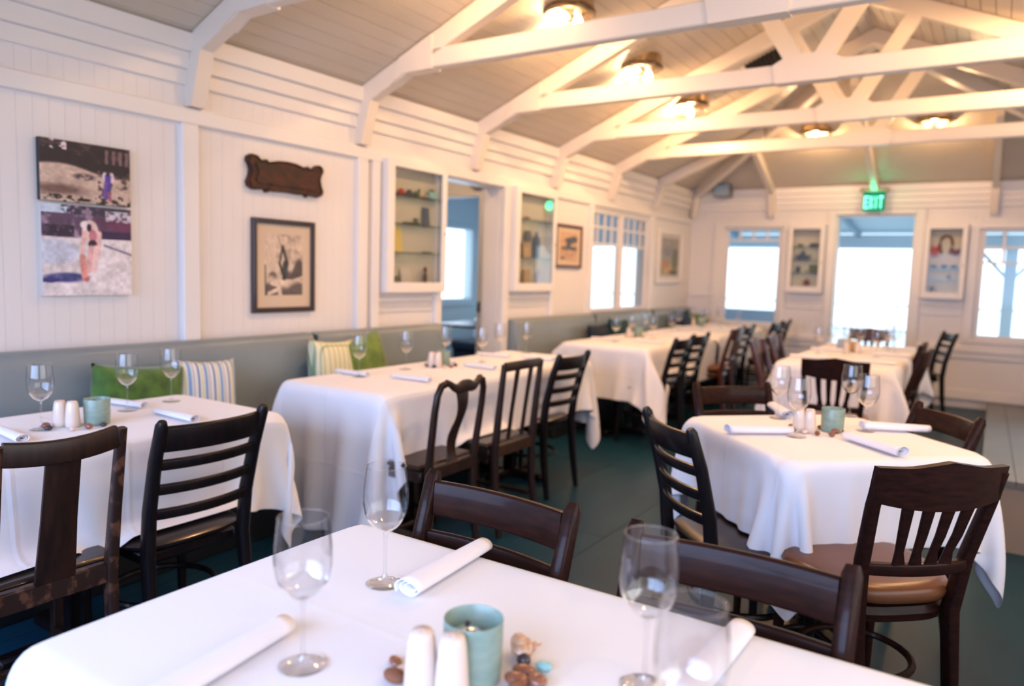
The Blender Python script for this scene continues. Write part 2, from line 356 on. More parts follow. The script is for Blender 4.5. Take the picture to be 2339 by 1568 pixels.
# ---- board-clad walls
def rect_sub(z0, z1, holes):
    seg = [(z0, z1)]
    for a, b in holes:
        out = []
        for s0, s1 in seg:
            if b <= s0 or a >= s1: out.append((s0, s1)); continue
            if a > s0: out.append((s0, a))
            if b < s1: out.append((b, s1))
        seg = out
    return [q for q in seg if q[1]-q[0] > .02]
def wall_y(name, X0, X1, ys, ye, ztop, openings, m, parent=None):
    """wall slab between X0..X1 running along y, openings (y0,y1,z0,z1)"""
    mb = MB(); cuts = sorted({ys, ye, *[o[0] for o in openings], *[o[1] for o in openings]})
    for a, b in zip(cuts, cuts[1:]):
        mid = (a+b)/2
        for s0, s1 in rect_sub(0, ztop, [(o[2], o[3]) for o in openings if o[0] < mid < o[1]]): mb.box(X0, X1, a, b, s0, s1)
    return struct(name, mb, m, parent)
def wall_x(name, Y0, Y1, xs, xe, ztop, openings, m, parent=None):
    mb = MB(); cuts = sorted({xs, xe, *[o[0] for o in openings], *[o[1] for o in openings]})
    for a, b in zip(cuts, cuts[1:]):
        mid = (a+b)/2
        for s0, s1 in rect_sub(0, ztop, [(o[2], o[3]) for o in openings if o[0] < mid < o[1]]): mb.box(a, b, Y0, Y1, s0, s1)
    return struct(name, mb, m, parent)
DOOR1 = (4.17, 4.95, 0, 1.98); WIN1 = (6.50, 7.94, .93, 1.94)
LO = [DOOR1, WIN1]
wl = wall_y('wall_left', XW-T, XW, YB, YF+T, EAVE+.02, LO, M['wall'])
bwid = .063
y = 0.2
while y < YF-.03:
    for z0, z1 in rect_sub(.12, 1.972, [(o[2], o[3]) for o in LO if o[0]-.02 < y+bwid/2 < o[1]+.02]):
        slab('wall_board', M['wall'], XW, XW+.010, y+.0004, y+bwid-.0004, z0, z1, wl)
    if y < 5.5: slab('wall_board', M['wall'], XW, XW+.010, y+.0004, y+bwid-.0004, 2.05, 2.15, wl)
    y += bwid
trusses = [1.10, 2.24, 3.37, 4.55, 5.75, 6.87, 8.01]
# horizontal beam, stepped rails (crown) and posts of the left wall
tn = [0]
def trim(mb, m='trim'):
    tn[0] += 1; return struct('trim_%d' % tn[0], mb, M[m])
trim(MB().rbox(XW+.0005, XW+.038, YB, YF, 1.97, 2.045, .004))
trim(MB().rbox(XW+.0005, XW+.030, YB, YF, 2.15, 2.222, .003))
trim(MB().rbox(XW+.0005, XW+.052, YB, YF, 2.222, 2.30, .003))
trim(MB().rbox(XW+.0005, XW+.075, YB, YF, 2.30, 2.385, .003))
for a, b in [(1.03, 1.12), (2.165, 2.255), (3.335, 3.42), (3.46, 3.53), (4.10, 4.17), (4.95, 5.035), (5.70, 5.77), (6.42, 6.50), (7.94, 8.03)]:
    z0 = 0.46 if a not in (4.10, 4.95) else 0
    trim(MB().rbox(XW+.0005, XW+.045, a, b, z0, 1.969, .004))
for a, b in ((3.53, 4.10), (5.035, 5.70)):
    trim(MB().rbox(XW+.0105, XW+.028, a+.003, b-.003, 1.085, 1.115, .003)); trim(MB().rbox(XW+.0105, XW+.020, a+.003, b-.003, 1.02, 1.06, .003))
struct('baseboard_left', MB().rbox(XW+.0005, XW+.022, YB, 4.10, 0, .12, .004), M['trim'])
struct('baseboard_left_2', MB().rbox(XW+.0005, XW+.022, 5.035, YF, 0, .12, .004), M['trim'])
# door 1 lining (cased opening)
d1 = struct('door_1', MB().box(XW-T-.01, XW-.0, 4.168, 4.185, 0, 1.98).box(XW-T-.01, XW-.0, 4.935, 4.952, 0, 1.98).box(XW-T-.01, XW-.0, 4.185, 4.935, 1.962, 1.98), M['trim'])
# ---- window 1 with mullions
def window(n, fn, u0, u1, z0, z1, lights, rows, d=.05, pane=True):
    """fn(u0,u1,d0,d1,z0,z1)->box args ; lights: list of (u0,u1,n_muntins) sashes; rows: z heights of cross bars"""
    mb = MB(); B = lambda a, b, d0, d1, c, e: mb.rbox(*fn(a, b, d0, d1, c, e), .003)
    B(u0, u0+.03, -d, 0, z0, z1); B(u1-.03, u1, -d, 0, z0, z1); B(u0+.03, u1-.03, -d, 0, z1-.03, z1); B(u0+.03, u1-.03, -d, .02, z0, z0+.035)
    w_ = struct('window_%d' % n, mb, M['trim'])
    for a, b, nm in lights:
        sm = MB(); S = lambda p, q, c, e: sm.rbox(*fn(p, q, -d+.01, -.01, c, e), .003)
        S(a, a+.022, z0+.036, z1-.031); S(b-.022, b, z0+.036, z1-.031)
        obj('sash', sm, M['trim'], w_, False)
        for r in rows: obj('crossbar', MB().rbox(*fn(a+.023, b-.023, -d+.015, -.012, r-.011, r+.011), .002), M['trim'], w_, False)
        if nm:
            for k in range(1, nm):
                u = a+(b-a)*k/nm
                for (ra, rb) in zip(sorted(rows), sorted(rows)[1:]+[z1-.031]):
                    obj('muntin', MB().rbox(*fn(u-.012, u+.012, -d+.015, -.012, ra+.0115, rb-.0115 if rb < z1-.04 else rb), .002), M['trim'], w_, False)
        if pane: obj('pane', MB().box(*fn(a+.01, b-.01, -d/2-.002, -d/2+.002, z0+.03, z1-.02)), M['pane'], w_, False)
    return w_
fy = lambda a, b, d0, d1, c, e: (XW+d0, XW+d1, a, b, c, e)
fx = lambda a, b, d0, d1, c, e: (a, b, YF-d1, YF-d0, c, e)
w1 = window(1, fy, 6.50, 7.94, .93, 1.94, [(6.531, 7.185, 4), (7.255, 7.909, 4)], [1.61, 1.775])
obj('mullion', MB().rbox(XW-.045, XW+.012, 7.187, 7.253, .966, 1.909, .004), M['trim'], w1, False)
# ---- far wall
FW1 = (-2.90, -2.19, .75, 1.93); FD = (-1.61, -.80, 0, 2.065); FW3 = (-.20, .62, .75, 1.905)
FO = [FW1, FD, FW3]
wf = wall_x('wall_far', YF, YF+T, XW-T, XR+T, EAVE+.02, FO, M['wall'])
x = XW+.02
while x < XR-.03:
    for z0, z1 in rect_sub(.22, 2.13, [(o[2], o[3]) for o in FO if o[0]-.02 < x+bwid/2 < o[1]+.02]):
        slab('wall_board', M['wall'], x+.0004, x+bwid-.0004, YF-.010, YF, z0, z1, wf)
    x += bwid
for z0, z1, d in ((2.13, 2.18, .030), (2.18, 2.25, .045), (2.25, 2.31, .06), (2.31, 2.385, .075)):
    trim(MB().rbox(XW+.08, XR, YF-d, YF-.0005, z0, z1, .003))
for a, b, z1, z0 in ((-3.02, -2.90, 1.99, .70), (-2.19, -2.12, 1.99, .70), (-1.69, -1.61, 2.12, .22), (-.80, -.71, 2.12, .22), (-.29, -.20, 1.97, .70), (.62, .72, 1.97, .70)):
    trim(MB().rbox(a, b, YF-.035, YF-.0005, z0, z1, .004))
for a, b, z0, z1 in ((-2.90, -2.19, 1.93, 1.99), (-1.61, -.80, 2.065, 2.12), (-.20, .62, 1.905, 1.97), (-2.90, -2.19, .70, .75), (-.20, .62, .70, .75)):
    trim(MB().rbox(a, b, YF-.035, YF-.0005, z0, z1, .004))
for a, b in ((XW+.05, -1.69), (-.71, XR)):
    trim(MB().rbox(a, b, YF-.05, YF-.0005, .60, .66, .004)); trim(MB().rbox(a, b, YF-.03, YF-.0005, .535, .60, .004))
    trim(MB().rbox(a, b, YF-.045, YF-.0005, .09, .20, .006))
for a, b in ((-2.12, -1.69), (-.71, -.29)):
    trim(MB().rbox(a+.003, b-.003, YF-.03, YF-.0105, 1.085, 1.115, .003)); trim(MB().rbox(a+.003, b-.003, YF-.022, YF-.0105, .98, 1.06, .003))
trim(MB().rbox(XW+.05, -3.02, YF-.03, YF-.0105, 1.075, 1.10, .003))
window(2, fx, -2.90, -2.19, .75, 1.93, [(-2.869, -2.221, 4)], [1.775])
w3 = window(3, fx, -.20, .62, .75, 1.905, [(-.169, .589, 4)], [1.71, 1.55])
d2o = struct('door_2', MB().box(-1.612, -1.59, YF+.001, YF+T+.01, 0, 2.065).box(-.82, -.798, YF+.001, YF+T+.01, 0, 2.065).box(-1.59, -.82, YF+.001, YF+T+.01, 2.045, 2.065), M['trim'])
# ---- right and rear walls (outside the frame) with their own windows
wr = wall_y('wall_right', XR, XR+T, YB, YF+T, EAVE+.02, [(-.3, 2.7, .9, 2.1), (5.5, 7.0, .9, 2.0)], M['wall'])
wb = wall_x('wall_back', YB-T, YB, XW-T, XR+T, EAVE+.02, [(-3.2, .8, .85, 2.25)], M['wall'])
window(4, lambda a, b, d0, d1, c, e: (XR-d1, XR-d0, a, b, c, e), -.3, 2.7, .9, 2.1, [(-.269, 1.19, 0), (1.21, 2.669, 0)], [1.7], pane=False)
window(5, lambda a, b, d0, d1, c, e: (a, b, YB+d0, YB+d1, c, e), -3.2, .8, .85, 2.25, [(-3.169, -1.21, 0), (-1.19, .769, 0)], [1.8], pane=False)

# ---- ceiling: two side slopes and a hipped far end, each of long boards
def roof_z(x, y=0): return EAVE+SLOPE*min(x-XW, XR-x, max(YF-y, 0))
HW = XRIDGE-XW
ce = struct('ceiling', MB().add([(XW-T, YB-T, EAVE+.03-SLOPE*T), (XW-T, YF+T, EAVE+.03-SLOPE*T), (XRIDGE, YF-HW, EAVE+.03+SLOPE*HW), (XRIDGE, YB-T, EAVE+.03+SLOPE*HW),
                              (XR+T, YF+T, EAVE+.03-SLOPE*T), (XR+T, YB-T, EAVE+.03-SLOPE*T)], [(0, 1, 2, 3), (3, 2, 4, 5), (1, 4, 2), (0, 3, 5)]), M['ceil'])
cbw = .083; n = int(HW/cbw)
def slope_board(q0, q1):
    t, g = .012, .0028
    # q0,q1: lower and upper edges, each ((xa,ya),(xb,yb)) with z from roof_z
    (a, b), (c, d) = q0, q1
    Z = lambda p: roof_z(p[0], p[1])
    lo = [(a[0], a[1], Z(a)), (b[0], b[1], Z(b)), (d[0], d[1], Z(d)), (c[0], c[1], Z(c))]
    return MB().add([(x_, y_, z_-t) for x_, y_, z_ in lo]+[(x_, y_, z_+.025) for x_, y_, z_ in lo], [(0, 1, 2, 3), (7, 6, 5, 4), (0, 4, 5, 1), (1, 5, 6, 2), (2, 6, 7, 3), (3, 7, 4, 0)])
for i in range(n+1):
    u0, u1 = i*cbw+.002, min((i+1)*cbw, HW)-.002
    if u1-u0 < .01: continue
    obj('ceiling_board', slope_board((((XW+u0, YB), (XW+u0, YF-u0-.002))), ((XW+u1, YB), (XW+u1, YF-u1-.002))), M['ceil'], ce, False)
    obj('ceiling_board', slope_board((((XR-u0, YB), (XR-u0, YF-u0-.002))), ((XR-u1, YB), (XR-u1, YF-u1-.002))), M['ceil'], ce, False)
    obj('ceiling_board', slope_board((((XW+u0+.002, YF-u0), (XR-u0-.002, YF-u0))), ((XW+u1+.002, YF-u1), (XR-u1-.002, YF-u1))), M['ceil'], ce, False)

# ------------------------------------------------------------------ roof trusses
def make_truss():
    t = thing('roof_truss', 'x', 'roof truss', (0, 0, 0))
    h = .034
    L, Rr = XW-XRIDGE, XR-XRIDGE   # local x about the ridge
    zt = 2.435
    obj('tie_beam', MB().rbox(L+.40, Rr-.40, -h, h, zt, zt+.105, .006), M['beam'], t, False)
    for s in (-1, 1):
        e = HW
        def zl(u): return EAVE-.135+SLOPE*(e-abs(u))   # lower edge of rafter
        poly = [(s*e, zl(e)+.0), (s*.0, zl(0)), (s*.0, zl(0)+.118), (s*e, zl(e)+.118)]
        obj('rafter', MB().prism(poly, -h, h), M['beam'], t, False)
        g = [(s*(e-.36), zl(e-.36)-.004), (s*(e-.44), zt-.012), (s*(e-.62), zt-.012), (s*(e-.62), zl(e-.62)-.03), (s*(e-.60), zl(e-.60)+.10), (s*(e-.38), zl(e-.38)+.10)]
        g = [(s*(e-.30), zl(e-.30)-.002), (s*(e-.40), zt-.010), (s*(e-.60), zt-.006), (s*(e-.60), zl(e-.60)+.114), (s*(e-.36), zl(e-.36)+.114)]
        obj('gusset', MB().prism(g, -h-.010, h+.010), M['beam'], t, False)
        obj('bracket', MB().prism([(s*(e-.001), 2.05), (s*(e-.065), 2.05), (s*(e-.135), zl(e-.135)), (s*(e-.001), zl(e))], -h-.006, h+.006), M['beam'], t, False)
        a0, a1 = (s*.06, zt+.10), (s*.40, zl(.40)+.01)
        dx, dz = a1[0]-a0[0], a1[1]-a0[1]; l = math.hypot(dx, dz); nx, nz = -dz/l*.048, dx/l*.048
        obj('strut', MB().prism([(a0[0]-nx, a0[1]-nz), (a1[0]-nx, a1[1]-nz), (a1[0]+nx, a1[1]+nz), (a0[0]+nx, a0[1]+nz)], -h+.006, h-.006), M['beam'], t, False)
    obj('gusset', MB().prism([(-.17, zt-.004), (.17, zt-.004), (.19, zt+.10), (.10, zt+.15), (-.10, zt+.15), (-.19, zt+.10)], -h-.010, h+.010), M['beam'], t, False)
    return t
TL = ['white painted roof truss overhead just in front of the camera', 'white roof truss nearest the camera, bracket above the framed beach photos', 'second white roof truss, bracket right of the carved plaque',
      'third white roof truss, bracket above the open doorway', 'fourth white roof truss, bracket above the small mahogany framed print', 'fifth white roof truss, bracket above the left wall window', 'farthest white roof truss, bracket near the far left corner']
t0 = make_truss(); t0.location = (XRIDGE, trusses[0], 0); t0['label'] = TL[0]
for yv, lb in zip(trusses[1:6], TL[1:6]): dup(t0, (XRIDGE, yv, 0), 0, lb)
# far truss rafters stop at the hip: only short rafters with brackets
def jack(loc, rz, run, label, leg=True):
    t = thing('jack_rafter', label, 'rafter', loc, rz)
    zl = lambda u: EAVE-.135+SLOPE*u
    obj('rafter', MB().prism([(0.002, zl(0)), (run, zl(run)), (run, zl(run)+.118), (0.002, zl(0)+.118)], -.03, .03), M['beam'], t, False)
    if leg: obj('bracket', MB().prism([(.001, 2.05), (.065, 2.05), (.135, zl(.135)), (.001, zl(0))], -.036, .036), M['beam'], t, False)
    return t
jack((XW, 8.01, 0), 0, 1.2, 'short white rafter on the left wall nearest the far corner')
jack((XR, 8.01, 0), PI, 1.2, 'short white rafter on the right wall nearest the far corner')
jack((-2.33, YF, 0), -PI/2, .95, 'short white rafter above the far wall left window')
jack((-1.22, YF, 0), -PI/2, 1.9, 'white rafter on the far wall behind the green exit sign')
jack((-.10, YF, 0), -PI/2, 1.3, 'white rafter on the far wall at right above the horseshoe cabinet')
for nm, xs, s, lb in (('hip_rafter', XW, 1, 'diagonal white hip rafter running up from the far left corner'), ('hip_rafter', XR, -1, 'diagonal white hip rafter running up from the far right corner')):
    L_ = HW*math.sqrt(2); sl = SLOPE/math.sqrt(2)
    t = thing(nm, lb, 'rafter', (xs, YF, 0), math.atan2(-1, s))
    obj('rafter', MB().prism([(.01, EAVE-.14), (L_, EAVE-.14+sl*L_), (L_, EAVE-.02+sl*L_), (.01, EAVE-.02)], -.035, .035), M['beam'], t, False)
    if s > 0: obj('bracket', MB().prism([(.02, 2.05), (.10, 2.05), (.18, EAVE-.06), (.02, EAVE-.14)], -.03, .03), M['beam'], t, False)

# ------------------------------------------------------------------ ceiling lights
def ceiling_light(x, y, label, power, bulbs=2, tilt=None, rim='bronze', dim=False, z=None):
    z = roof_z(x, y)-.013 if z is None else z
    t = thing('ceiling_light', label, 'ceiling light', (x, y, z), 0, 'flush ceiling lights')
    obj('base_plate', MB().lathe([(.001, .05), (.145, .05), (.15, -.03), (.138, -.042), (.12, -.020), (.001, -.012)], 32), M['brass'], t)
    obj('rim', MB().lathe([(.150, -.015), (.160, -.028), (.158, -.046), (.142, -.050), (.138, -.043)], 32), M[rim], t)
    obj('glass_dome', MB().lathe([(.138, -.046), (.134, -.085), (.115, -.118), (.080, -.142), (.035, -.155), (.001, -.158)], 28), M['glass'], t)
    for k in range(bulbs):
        a = PI*k+.5; bx, by = .055*math.cos(a)*(bulbs > 1), .055*math.sin(a)*(bulbs > 1)
        s_ = obj('socket', MB().lathe([(.016, -.010), (.018, -.045), (.012, -.05)], 12, (bx, by, 0)), M['ceramic'], t)
        obj('bulb', MB().lathe([(.012, -.050), (.019, -.062), (.029, -.085), (.029, -.108), (.018, -.128), (.001, -.134)], 14, (bx, by, 0)), M['bulb_dim'] if dim else M['bulb'], s_)
    if power:
        l = bpy.data.lights.new('lamp_light', 'POINT'); l.energy = power; l.color = LAMP_COLOR; l.shadow_soft_size = .025
        lo = bpy.data.objects.new('lamp_light', l); COL.objects.link(lo); lo.location = (0, 0, -.10 if bulbs > 1 else -.147); lo.parent = t
    return t
lamps = [(-2.22, 3.93, 'flush ceiling light nearest the camera with one bright bulb and amber glow', 2), (-2.28, 5.12, 'ceiling light with two bright bulbs, second from the camera', 2),
         (-2.33, 6.30, 'ceiling light third from the camera with one tall bright bulb', 1)]
for lx, ly, lb, nb in lamps: ceiling_light(lx, ly, lb, LAMP_POWER, nb)
ceiling_light(-1.68, 8.17, 'small dome ceiling light on the far slope left of the exit sign', LAMP_POWER*.6, 1)
ceiling_light(-.62, 8.12, 'dim unlit looking ceiling light on the far slope right of the exit sign', LAMP_POWER*.6, 1, dim=True)
ceiling_light(.18, 5.12, 'ceiling light cut off by the right edge of the photo', LAMP_POWER*1.2, 2)
ceiling_light(.25, 3.93, 'right hand ceiling light above the top right edge of view', LAMP_POWER, 2)
ceiling_light(-2.20, 2.80, 'ceiling light above the carved plaque, over the top of view', LAMP_POWER*.55, 2)
ceiling_light(.25, 2.80, 'ceiling light overhead at right, out of view', LAMP_POWER, 2)
ceiling_light(.25, 1.0, 'ceiling light overhead right beside the camera, out of view', LAMP_POWER*.3, 2)

# vent and speaker
v = thing('air_vent', 'white framed ceiling vent with dark slats near the ridge', 'vent', (-1.70, 6.24, roof_z(-1.72)-.06), 0)
v.rotation_euler = (R(-42), -math.atan(SLOPE), 0)
obj('frame', MB().rbox(-.17, .17, -.14, -.11, -.02, 0, .003).rbox(-.17, .17, .11, .14, -.02, 0, .003).rbox(-.17, -.14, -.11, .11, -.02, 0, .003).rbox(.14, .17, -.11, .11, -.02, 0, .003), M['trim'], v, False)
obj('backing', MB().box(-.14, .14, -.11, .11, -.006, 0), M['black'], v, False); obj('duct', MB().rbox(-.165, .165, -.135, .135, .0005, .17, .01), M['trim'], v, False)
for i in range(8): obj('slat', MB().box(-.135+i*.035, -.118+i*.035, -.108, .108, -.018, -.008), M['vent'], v, False)
sp = thing('wall_speaker', 'small grey loudspeaker box mounted high on the far wall', 'speaker', (-2.90, YF-.09, 2.36), 0)
obj('case', MB().rbox(-.10, .10, -.13, .013, -.075, .09, .012), M['grey_metal'], sp); obj('grille', MB().rbox(-.085, .085, -.138, -.1305, -.06, .075, .003), M['porch_dark'], sp)

# ------------------------------------------------------------------ exit sign
ex = thing('exit_sign', 'glowing green exit sign hanging above the far doorway', 'exit sign', (-1.22, YF-.14, 2.335), 0)
obj('bracket', MB().rbox(-.015, .015, -.015, .06, .012, .10, .003), M['bronze'], ex); obj('housing', MB().rbox(-.145, .145, -.03, .03, -.035, .012, .005), M['ramp_side'], ex)
obj('panel', MB().rbox(-.11, .11, -.006, .006, -.245, -.036, .002), M['exit_face'], ex, False)
def letter_boxes(ch, x0, z0, wl_, hl, s):
    m = MB(); y0, y1 = -.010, -.0065
    B = lambda a, b, c, d: m.box(x0+a*wl_, x0+b*wl_, y0, y1, z0+c*hl, z0+d*hl)
    if ch == 'E': B(0, .28, 0, 1); B(.28, 1, 0, .16); B(.28, .9, .42, .58); B(.28, 1, .84, 1)
    if ch == 'I': B(.36, .64, 0, 1)
    if ch == 'T': B(.36, .64, 0, .84); B(0, 1, .84, 1)
    if ch == 'X':
        for a, b in ((0, 1), (1, 0)):
            p, q = x0+a*wl_, x0+b*wl_; d = .26*wl_/2
            m.prism([(p-d+(.13*wl_ if a == 0 else -.13*wl_), z0), (p+d+(.13*wl_ if a == 0 else -.13*wl_), z0), (q+d+(.13*wl_ if b == 0 else -.13*wl_), z0+hl), (q-d+(.13*wl_ if b == 0 else -.13*wl_), z0+hl)], y0, y1)
    return m
for i, ch in enumerate('EXIT'): obj('letter', letter_boxes(ch, -.096+i*.049, -.215, .040, .135, 1), M['exit_green'], ex, False)
el = bpy.data.lights.new('exit_glow', 'POINT'); el.energy = 1.6; el.color = (.05, 1, .40); el.shadow_soft_size = .06
eo = bpy.data.objects.new('exit_glow', el); COL.objects.link(eo); eo.location = (0, -.07, -.10); eo.parent = ex
el2 = bpy.data.lights.new('exit_glow_up', 'POINT'); el2.energy = .9; el2.color = (.05, 1, .40); el2.shadow_soft_size = .03
eo2 = bpy.data.objects.new('exit_glow_up', el2); COL.objects.link(eo2); eo2.location = (0, -.05, .05); eo2.parent = ex

# ------------------------------------------------------------------ flat prints painted as coloured grids
def fbm(h, w, base, seed, oct_=4):
    r = np.random.default_rng(seed); out = np.zeros((h, w)); amp = 1; tot = 0; s = base
    for _ in range(oct_):
        g = r.random((s+2, s+2)); ys, xs = np.linspace(0, s, h), np.linspace(0, s, w)
        yi, xi = ys.astype(int), xs.astype(int); fy_, fx_ = (ys-yi)[:, None], (xs-xi)[None, :]
        fy_, fx_ = fy_*fy_*(3-2*fy_), fx_*fx_*(3-2*fx_)
        out += amp*((g[yi][:, xi]*(1-fx_)+g[yi][:, xi+1]*fx_)*(1-fy_)+(g[yi+1][:, xi]*(1-fx_)+g[yi+1][:, xi+1]*fx_)*fy_)
        tot += amp; amp *= .55; s *= 2
    return out/tot
def picture(name, img, fn, parent, rough=.45):
    """img: h,w,3 sRGB 0-255 top row first ; fn(u,v) -> xyz"""
    h, w_, _ = img.shape
    g1, g2 = fbm(h, w_, 24, 77, 3), fbm(h, w_, 9, 78, 4)
    img = (img*(.76+.26*g1+.22*g2)[..., None]).clip(0, 255)
    me = bpy.data.meshes.new(name)
    vs = [fn(i/w_, 1-j/h) for j in range(h+1) for i in range(w_+1)]
    fs = [(j*(w_+1)+i, (j+1)*(w_+1)+i, (j+1)*(w_+1)+i+1, j*(w_+1)+i+1) for j in range(h) for i in range(w_)]
    me.from_pydata(vs, [], fs)
    a = me.color_attributes.new('print', 'FLOAT_COLOR', 'CORNER')
    c = img.reshape(-1, 3)/255.; lin = np.where(c <= .04045, c/12.92, ((c+.055)/1.055)**2.4)
    lin = np.concatenate([lin, np.ones((len(lin), 1))], 1).repeat(4, 0).astype(np.float32)
    a.data.foreach_set('color', lin.ravel())
    m = bpy.data.materials.new(name+'_ink'); m.use_nodes = True; b = m.node_tree.nodes['Principled BSDF']; b.inputs['Roughness'].default_value = rough
    n = m.node_tree.nodes.new('ShaderNodeVertexColor'); n.layer_name = 'print'; m.node_tree.links.new(n.outputs[0], b.inputs['Base Color'])
    me.materials.append(m); me.update()
    o = bpy.data.objects.new(name, me); COL.objects.link(o); o.parent = parent; return o
def lay(img, mask, col): m_ = mask[..., None].clip(0, 1); return img*(1-m_)+np.array(col, float)*m_
def uvgrid(h, w_): v_, u_ = np.mgrid[0:h, 0:w_]; return (u_+.5)/w_, (v_+.5)/h
def seg_(u, v, a, b, r, asp=1):
    ax, ay = a; bx, by = b; px, py = (u-ax)*asp, v-ay; dx, dy = (bx-ax)*asp, by-ay
    t = ((px*dx+py*dy)/(dx*dx+dy*dy+1e-9)).clip(0, 1); d = np.hypot(px-t*dx, py-t*dy); return ((r-d)/(r*.35)+.5).clip(0, 1)
def ell_(u, v, c, rx, ry, s=6): d = np.hypot((u-c[0])/rx, (v-c[1])/ry); return ((1-d)*s).clip(0, 1)
def photo_cove():
    h, w_ = 78, 110; u, v = uvgrid(h, w_); n1, n2 = fbm(h, w_, 6, 1), fbm(h, w_, 16, 2)
    im = np.ones((h, w_, 3))*np.array([196, 172, 158.]); im = lay(im, (n2-.35)*1.2, (226, 200, 180))
    cliff = ((.42+.10*u-.05*np.sin(u*6)-v)*26).clip(0, 1); im = lay(im, cliff, (30, 26, 38)); im = lay(im, cliff*((n1-.52)*6).clip(0, 1)*(v < .32), (78, 62, 66))
    im = lay(im, ((n2-.60)*14).clip(0, 1)*(v < .15)*(u < .28), (225, 205, 215))
    im = lay(im, ((np.sin(u*80)*.5+n2-.35)*3).clip(0, 1)*(u > .68)*(v < .30)*(v > .06), (120, 92, 98))
    im = lay(im, (v > .5)*ell_(u, v, (.22, .80), .42, .12, 1.6)*(.4+n1), (118, 90, 84))
    im = lay(im, ell_(u, v, (.47, .56), .16, .07, 2)*((n2-.3)*5).clip(0, 1), (70, 58, 66))
    im = lay(im, (u > .62)*(v > .42)*((n2-.50)*14).clip(0, 1), (84, 66, 64)); im = lay(im, (v > .88)*((n2-.5)*12).clip(0, 1), (50, 40, 40))
    im = lay(im, ell_(u, v, (.46, .95), .08, .03), (30, 26, 30))
    for cx, c in ((.70, (225, 205, 220)), (.78, (225, 200, 215))): im = lay(im, ell_(u, v, (cx, .52), .03, .09), c)
    im = lay(im, seg_(u, v, (.735, .50), (.73, .86), .035), (78, 62, 150)); im = lay(im, seg_(u, v, (.71, .62), (.69, .88), .02), (110, 84, 165)); im = lay(im, seg_(u, v, (.74, .78), (.76, .92), .02), (150, 90, 110))
    im = lay(im, ell_(u, v, (.735, .47), .022, .04), (40, 28, 34))
    return im
def photo_beach():
    h, w_ = 108, 110; u, v = uvgrid(h, w_); n1, n2 = fbm(h, w_, 6, 3), fbm(h, w_, 18, 4)
    im = np.ones((h, w_, 3))*np.array([224, 214, 216.]); im = lay(im, (n2-.4)*1.2, (238, 232, 232))
    im = lay(im, ((.36-v)*30).clip(0, 1), (86, 66, 92)); im = lay(im, (v < .36)*((n1-.5)*8).clip(0, 1), (150, 128, 150)); im = lay(im, (v < .34)*(u > .55)*((n1-.3)*5).clip(0, 1)*(v > .12), (98, 52, 84))
    im = lay(im, (v < .09)*(u < .3), (196, 210, 228)); im = lay(im, (v < .10)*(u > .2)*((n2-.45)*9).clip(0, 1), (52, 50, 72)); im = lay(im, (v > .04)*(v < .16)*(u > .7)*((n2-.4)*6).clip(0, 1), (200, 196, 206))
    im = lay(im, (v > .27)*(v < .36)*(u > .6), (52, 34, 74)); im = lay(im, (v > .22)*(v < .35)*(u < .35)*((n2-.35)*9).clip(0, 1), (44, 36, 58))
    im = lay(im, ell_(u, v, (.12, .52), .34, .16, 3)*.6, (176, 192, 220)); im = lay(im, ell_(u, v, (.25, .80), .28, .065, 2.5)*(.5+n2), (62, 66, 130)); im = lay(im, ell_(u, v, (.08, .83), .12, .03), (52, 54, 120))
    im = lay(im, seg_(u, v, (.68, .43), (1, .53), .012), (120, 110, 140))
    P = (232, 188, 184)
    im = lay(im, ell_(u, v, (.52, .28), .10, .14), (240, 205, 198)); im = lay(im, ell_(u, v, (.47, .21), .065, .05), (226, 210, 212)); im = lay(im, ell_(u, v, (.51, .24), .03, .05), (56, 34, 60))
    im = lay(im, seg_(u, v, (.45, .30), (.42, .55), .022), P); im = lay(im, seg_(u, v, (.62, .30), (.60, .55), .03), P); im = lay(im, ell_(u, v, (.55, .33), .05, .08), (186, 122, 132))
    im = lay(im, ell_(u, v, (.545, .42), .055, .05), (56, 30, 48)); im = lay(im, seg_(u, v, (.53, .47), (.49, .72), .034), (222, 170, 168)); im = lay(im, seg_(u, v, (.58, .46), (.56, .72), .028), (236, 198, 196))
    im = lay(im, ell_(u, v, (.43, .57), .04, .035), (216, 160, 150)); im = lay(im, seg_(u, v, (.43, .60), (.45, .80), .035), (222, 150, 140)); im = lay(im, ell_(u, v, (.47, .82), .035, .03), (205, 110, 110))
    return im
def print_boat():
    h, w_ = 96, 68; u, v = uvgrid(h, w_); n1, n2 = fbm(h, w_, 5, 5), fbm(h, w_, 14, 6)
    im = np.ones((h, w_, 3))*np.array([204, 186, 168.]); im = lay(im, ((fbm(h, w_, 11, 61)-.45)*4).clip(0, 1)*(v < .5)*.6*(u > .3), (132, 118, 110))
    im = lay(im, ((v-(.95-.62*u+.05*np.sin(u*20)))*12).clip(0, 1)*(v < .74), (84, 76, 76)); im = lay(im, ((v-.80+.05*np.sin(u*9))*14).clip(0, 1), (96, 86, 84))
    im = lay(im, ell_(u, v, (.20, .70), .13, .09)*((n1-.3)*4).clip(0, 1), (110, 98, 96)); im = lay(im, (u < .03)*(v > .5), (50, 48, 54))
    im = lay(im, ell_(u, v, (.33, .80), .22, .06), (224, 206, 188)); im = lay(im, seg_(u, v, (.36, .84), (.40, 1), .05), (212, 194, 176)); im = lay(im, seg_(u, v, (.1, .97), (.35, .9), .03), (214, 196, 178))
    im = lay(im, seg_(u, v, (.55, .80), (1, .70), .02), (206, 186, 172))
    A, B, C_, D = (.46, .20), (.38, .48), (.58, .46), (.50, .72)
    for a, b, r in ((A, B, .018), (A, C_, .024), (B, D, .022), (C_, D, .034)): im = lay(im, seg_(u, v, a, b, r, .7), (38, 42, 46))
    im = lay(im, ell_(u, v, (.52, .55), .07, .14), (62, 62, 66))
    return im
